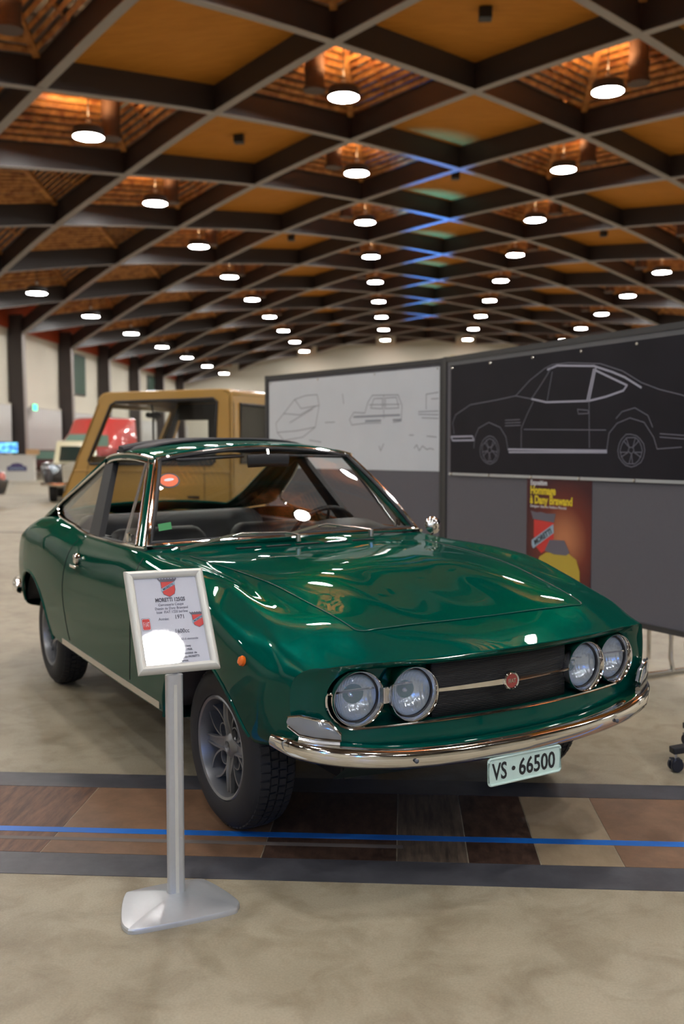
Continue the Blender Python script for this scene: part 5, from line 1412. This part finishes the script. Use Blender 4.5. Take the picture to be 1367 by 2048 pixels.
def vehicle_wheel(parent, p, ax, R, W, hubm):
    T = Matrix.Translation(p) @ Vector((0, 0, 1)).rotation_difference(Vector(ax)).to_matrix().to_4x4()
    mb = MB(); mb.lathe([(R * .58, W / 2), (R * .9, W / 2), (R, W * .36), (R, -W * .36), (R * .9, -W / 2), (R * .58, -W / 2)], 28, T, closed=True); w = mb.build('wheel', M['rubber'], parent, smooth=True)
    mb = MB(); mb.lathe([(0, W * .3), (R * .2, W * .38), (R * .5, W * .25), (R * .6, W * .45), (R * .6, -W * .4), (0, -W * .4)], 24, T); mb.build('hub', hubm, w, smooth=True)
for u in (.45, 1.95):
    for v, sg in ((.10, -1), (OW - .10, 1)): vehicle_wheel(och, O(u, v, .36), VX * sg, .36, .20, M['alloy'])

# ------------------------------------------------------------------ vehicles far behind on the left
def simple_car(name, label, loc, ang, L, W, body, cabin, mats, wr, glasspoly, lamps=(), wheel_x=(.8, -.8), taper=.12, hubm=None, extra=None, cat='car', group=None):
    "profiles in (x, z), front at +x; ang = world heading of the front"
    e = empty(name, loc, ang, label, cat, group)
    def body_mesh(prof, w, nm, mat, tap=0, z0=0, z1=1):
        n = len(prof); rows = []
        for f in (-1, -.94, -.8, 0, .8, .94, 1):
            k = {1: .93, .94: .985}.get(abs(f), 1.0); row = []
            cx = sum(p[0] for p in prof) / n; cz = sum(p[1] for p in prof) / n
            for x, z in prof:
                ww = w / 2 * (1 - tap * max(0, (z - z0) / max(z1 - z0, .01)))
                row.append(Vector((cx + (x - cx) * k, f * ww, cz + (z - cz) * k)))
            rows.append(row + [row[0]])
        o = grid_obj(nm, rows, mat, e, angle=40)
        for f, r in ((0, rows[0][:-1]), (1, rows[-1][:-1])):
            pass
        me = o.data; bm = bmesh.new(); bm.from_mesh(me)
        ed = [x for x in bm.edges if x.is_boundary]
        if ed: bmesh.ops.holes_fill(bm, edges=ed)
        bmesh.ops.recalc_face_normals(bm, faces=bm.faces); bm.to_mesh(me); bm.free()
        return o
    body_mesh(body, W, 'body', mats[0])
    if cabin:
        zs = [p[1] for p in cabin]
        body_mesh(cabin, W * .92, 'cabin', mats[1], taper, min(zs), max(zs))
    for nm, poly, side in glasspoly:
        zs = [p[1] for p in cabin or body]
        if side == 'front':      # polygon in (y, z) laid on the line x = a + b z
            (a, b), pts = poly
            mesh_obj(nm, [Vector((a + b * z + .02, y, z)) for y, z in pts], [tuple(range(len(pts)))], mats[2], e)
        else:
            for sg in (-1, 1):
                pts = []
                for x, z in poly:
                    ww = W * .92 / 2 * (1 - taper * max(0, (z - min(zs)) / (max(zs) - min(zs)))) + .012
                    pts.append(Vector((x, sg * ww, z)))
                mesh_obj(nm, pts, [tuple(range(len(pts)))], mats[2], e)
    for wx in wheel_x:
        for sg in (-1, 1): vehicle_wheel(e, Vector((wx, sg * (W / 2 - .10), wr)), (0, sg, 0), wr, .19, hubm or M['alloy'])
    for (x, y, z, r_, mt) in lamps:
        for sg in ((-1, 1) if y else (1,)):
            mb = MB(); mb.lathe([(0, .04), (r_ * .7, .03), (r_, 0), (r_ * .8, -.10), (0, -.16)], 20, Matrix.Translation((x, sg * y, z)) @ Matrix.Rotation(PI / 2, 4, 'Y')); mb.build('headlight', mt, e, smooth=True)
    return e
lampm = pm('vintage_lamp_glass', (.55, .68, .80), .15, .2, 1.0)
# black and cream vintage saloon facing the camera
vp = Vector((-7.35, 27.6, 0)); va = math.atan2(-1, .22)
vb = [(2.0, .42), (2.05, .70), (1.98, .98), (.75, 1.02), (.55, 1.0), (-2.0, .95), (-2.2, .60), (-2.15, .35), (1.7, .35)]
vc = [(.80, .95), (.45, 1.50), (.25, 1.60), (-1.2, 1.58), (-1.9, 1.15), (-2.0, .95)]
v = simple_car('vintage_saloon', 'black and cream vintage saloon with round headlights facing us at the left', vp, va, 4.3, 1.25, vb, vc, (M['blackcar'], M['cream'], M['darkglass']), .34,
  [('windscreen', ((.80 + .636 * .95 - .0, -.636), [(-.42, 1.05), (.42, 1.05), (.38, 1.45), (-.38, 1.45)]), 'front'), ('side_window', [(.30, 1.08), (.15, 1.48), (-1.0, 1.48), (-1.5, 1.1)], 'side')], lamps=((2.02, .50, .83, .13, lampm),), wheel_x=(1.55, -1.5), hubm=M['cream'])
for sg in (-1, 1):
    mb = MB(); path = [(2.12, sg * .60, .50), (2.05, sg * .62, .72), (1.80, sg * .66, .88), (1.45, sg * .68, .86), (1.0, sg * .68, .62), (.5, sg * .66, .42)]
    mb.tube(curve3(path, 16), .15, 10, scales=[.7 + .3 * math.sin(k / 16 * PI) for k in range(17)]); mb.build('fender', M['blackcar'], v, smooth=True)
mb = MB(); mb.tube([(2.20, -.78, .48), (2.26, -.4, .46), (2.28, 0, .46), (2.26, .4, .46), (2.20, .78, .48)], .045, 8); mb.build('bumper', M['chrome'], v, smooth=True)
mb = MB(); mb.prism([(-.24, .50), (.24, .50), (.28, .95), (0, 1.05), (-.28, .95)], lambda p, t: (t, p[0], p[1]), 2.03, 2.09); mb.build('radiator_grille', M['chrome'], v)
# dark red low car behind the counter
simple_car('maroon_car', 'dark maroon saloon with chrome details behind the white counter', Vector((-13.6, 48.3, 0)), math.atan2(-.35, 1), 4.3, 1.65,
  [(2.1, .35), (2.15, .62), (1.9, .80), (.8, .90), (-1.6, .92), (-2.1, .80), (-2.15, .40)], [(.95, .88), (.25, 1.38), (-.9, 1.40), (-1.7, .92)], (M['maroon'], M['maroon'], M['greenglass']), .32,
  [('windscreen', ((.95 + 1.4 * .88, -1.4), [(-.6, .93), (.6, .93), (.52, 1.33), (-.52, 1.33)]), 'front'), ('side_window', [(.72, .93), (.22, 1.32), (-.85, 1.33), (-1.4, .95)], 'side')],
  lamps=((2.12, .6, .66, .10, lampm),), wheel_x=(1.35, -1.3))
# tall red van
rv = simple_car('red_van', 'tall bright red van with green tinted windscreen near the left wall', Vector((-13.1, 52.2, 0)), math.atan2(-.87, -.5), 5.2, 2.0,
  [(2.5, .45), (2.6, .85), (2.3, 1.22), (1.3, 1.50), (-2.5, 1.50), (-2.6, .45)], [(1.55, 1.45), (.75, 2.25), (.4, 2.95), (.1, 3.05), (-2.5, 3.05), (-2.6, 1.45)], (M['redcar'], M['redcar'], M['greenglass']), .36,
  [('windscreen', ((1.55 + 1.0 * 1.45, -1.0), [(-.8, 1.52), (.8, 1.52), (.74, 2.2), (-.74, 2.2)]), 'front'), ('side_window', [(1.2, 1.55), (.65, 2.15), (-.3, 2.15), (-.3, 1.55)], 'side')],
  lamps=((2.42, .72, 1.0, .16, lampm),), wheel_x=(1.7, -1.5), taper=.06)
MB().box((2.45, -.7, .62), (2.62, .7, .80)).build('grille', M['black'], rv)
# white counter with logo, screen on it
def at_face(x, d, z): return Vector((x, d, z))
bo = empty('white_counter', (-14.3, 43.3, 0), .10, 'white exhibition counter with a purple emblem at the left edge', 'counter')
MB().box((-1.6, 0, 0), (.88, .55, 1.12)).build('front_panel', M['booth'], bo)
MB().box((-1.65, -.04, 1.12), (.92, .6, 1.16)).build('counter_top', M['booth'], bo)
P = [(-.42, .0), (.42, .0), (.42, .20), (.30, .22), (.20, .32), (0, .36), (-.20, .32), (-.30, .22), (-.42, .20)]
lg = mesh_obj('emblem', [(p[0] + .18, -.012, p[1] + .45) for p in P], [tuple(range(9))], M['purple'], bo)
mb = MB(); mb.box((-.35 + .18, -.016, .52), (.35 + .18, -.013, .55)); mb.box((-.30 + .18, -.016, .60), (.30 + .18, -.013, .62)); mb.build('emblem_lines', M['bluegrey'], lg)
tv = empty('monitor', (-14.72, 43.45, 1.16), .10, 'glowing blue monitor standing on the white counter', 'screen')
MB().box((-.62, 0, .06), (.62, .05, .56)).build('bezel', M['black'], tv)
MB().box((-.59, -.004, .09), (.59, -.001, .53)).build('screen_face', M['screen'], tv)
MB().box((-.2, -.05, 0), (.2, .12, .02)).build('stand_foot', M['black'], tv); MB().box((-.03, 0, .02), (.03, .04, .08)).build('stand_neck', M['black'], tv)
cr = empty('wooden_crate', (-13.75, 43.55, 1.16), .1, 'small light wooden box on the right end of the white counter', 'box')
MB().box((-.02, -.15, 0), (.50, .15, .02)).build('crate_bottom', M['wood'], cr)
for y0 in (-.15, .13): MB().box((-.02, y0, .02), (.50, y0 + .02, .24)).build('crate_side', M['wood'], cr)
for x0 in (-.02, .48): MB().box((x0, -.13, .02), (x0 + .02, .13, .24)).build('crate_side', M['wood'], cr)
# dark car cropped by the left edge
simple_car('black_car', 'black car mostly cut off by the left edge of the picture', Vector((-9.88, 23.1, 0)), math.atan2(-.25, 1), 4.0, 1.65,
  [(1.85, .30), (1.95, .62), (1.7, .88), (.9, .95), (-1.9, .98), (-1.95, .35)], [(.95, .93), (.3, 1.42), (-1.2, 1.42), (-1.8, .97)], (M['blackcar'], M['blackcar'], M['darkglass']), .34,
  [('windscreen', ((.95 + 1.3 * .93, -1.3), [(-.6, .98), (.6, .98), (.52, 1.36), (-.52, 1.36)]), 'front'), ('side_window', [(.75, .97), (.28, 1.36), (-1.1, 1.36), (-1.5, 1.0)], 'side')],
  lamps=((1.90, .58, .72, .11, pm('pink_lamp', (.7, .25, .22), .2, coat=1)),), wheel_x=(1.15, -1.2))
# exit sign on the left wall
ex = empty('exit_sign', H(WALLX + .30, 51.0, 3.42), -HALL_YAW + PI / 2, 'small glowing green exit sign high on the left wall', 'sign')
MB().box((-.30, -.30, 0), (.30, -.22, .34)).build('housing', M['booth'], ex)
MB().box((-.28, -.306, .02), (.28, -.301, .32)).build('sign_face', M['exit'], ex)
MB().box((-.02, -.22, .15), (.02, .0, .19)).build('bracket', M['boardframe'], ex)

# ------------------------------------------------------------------ office chair at the right edge
oc = empty('office_chair', (1.713, 4.085, 0.0016), 0, 'black office chair base with caster poking in at the right edge', 'chair')
for k in range(5):
    a = math.radians(189.5) + k * 2 * PI / 5
    e_ = Vector((math.cos(a), math.sin(a), 0)); tip = e_ * .345
    mb = MB(); mb.sweep([e_ * .03 + Vector((0, 0, .115)), e_ * .18 + Vector((0, 0, .108)), tip + e_ * .02 + Vector((0, 0, .088))], [(-.026, -.016), (.026, -.016), (.024, .016), (-.024, .016)], scales=[1.2, 1.0, .85]); leg = mb.build('base_arm', M['black'], oc, bevel=.004)
    mb = MB(); mb.tube([tip + Vector((0, 0, .085)), tip + Vector((0, 0, .045))], .008, 8)
    mb.build('caster_stem', M['satin'], leg, smooth=True)
    s_ = Vector((-e_.y, e_.x, 0))
    mb = MB()
    for sg in (-1, 1):
        T = Matrix.Translation(tip + s_ * .014 * sg + Vector((0, 0, .027))) @ Vector((0, 0, 1)).rotation_difference(s_).to_matrix().to_4x4()
        mb.lathe([(0, -.009), (.024, -.009), (.027, -.005), (.027, .005), (.024, .009), (0, .009)], 20, T)
    mb.box((-.020, -.022, .030), (.020, .022, .052), loc=tip)
    mb.build('caster', pm('navy_caster', (.012, .014, .025), .35), leg, smooth=True)
mb = MB(); mb.tube([(0, 0, .10), (0, 0, .44)], .026, 12); mb.build('gas_column', M['black'], oc, smooth=True)
mb = MB(); mb.sweep([(-.22, 0, .47), (.22, 0, .47)], rrect(.44, .07, .03), up=(0, 0, 1)); mb.build('seat', M['interior'], oc, smooth=True, angle=50)
mb = MB(); mb.sweep([(.22, 0, .56), (.25, 0, .8), (.24, 0, 1.0)], rrect(.42, .05, .02), up=(1, 0, 0)); mb.build('backrest', M['interior'], oc, smooth=True, angle=50)
mb = MB(); mb.sweep([(.05, 0, .43), (.20, 0, .44), (.26, 0, .55), (.27, 0, .70)], [(-.03, -.008), (.03, -.008), (.03, .008), (-.03, .008)], up=(0, 1, 0)); mb.build('back_bracket', M['black'], oc)
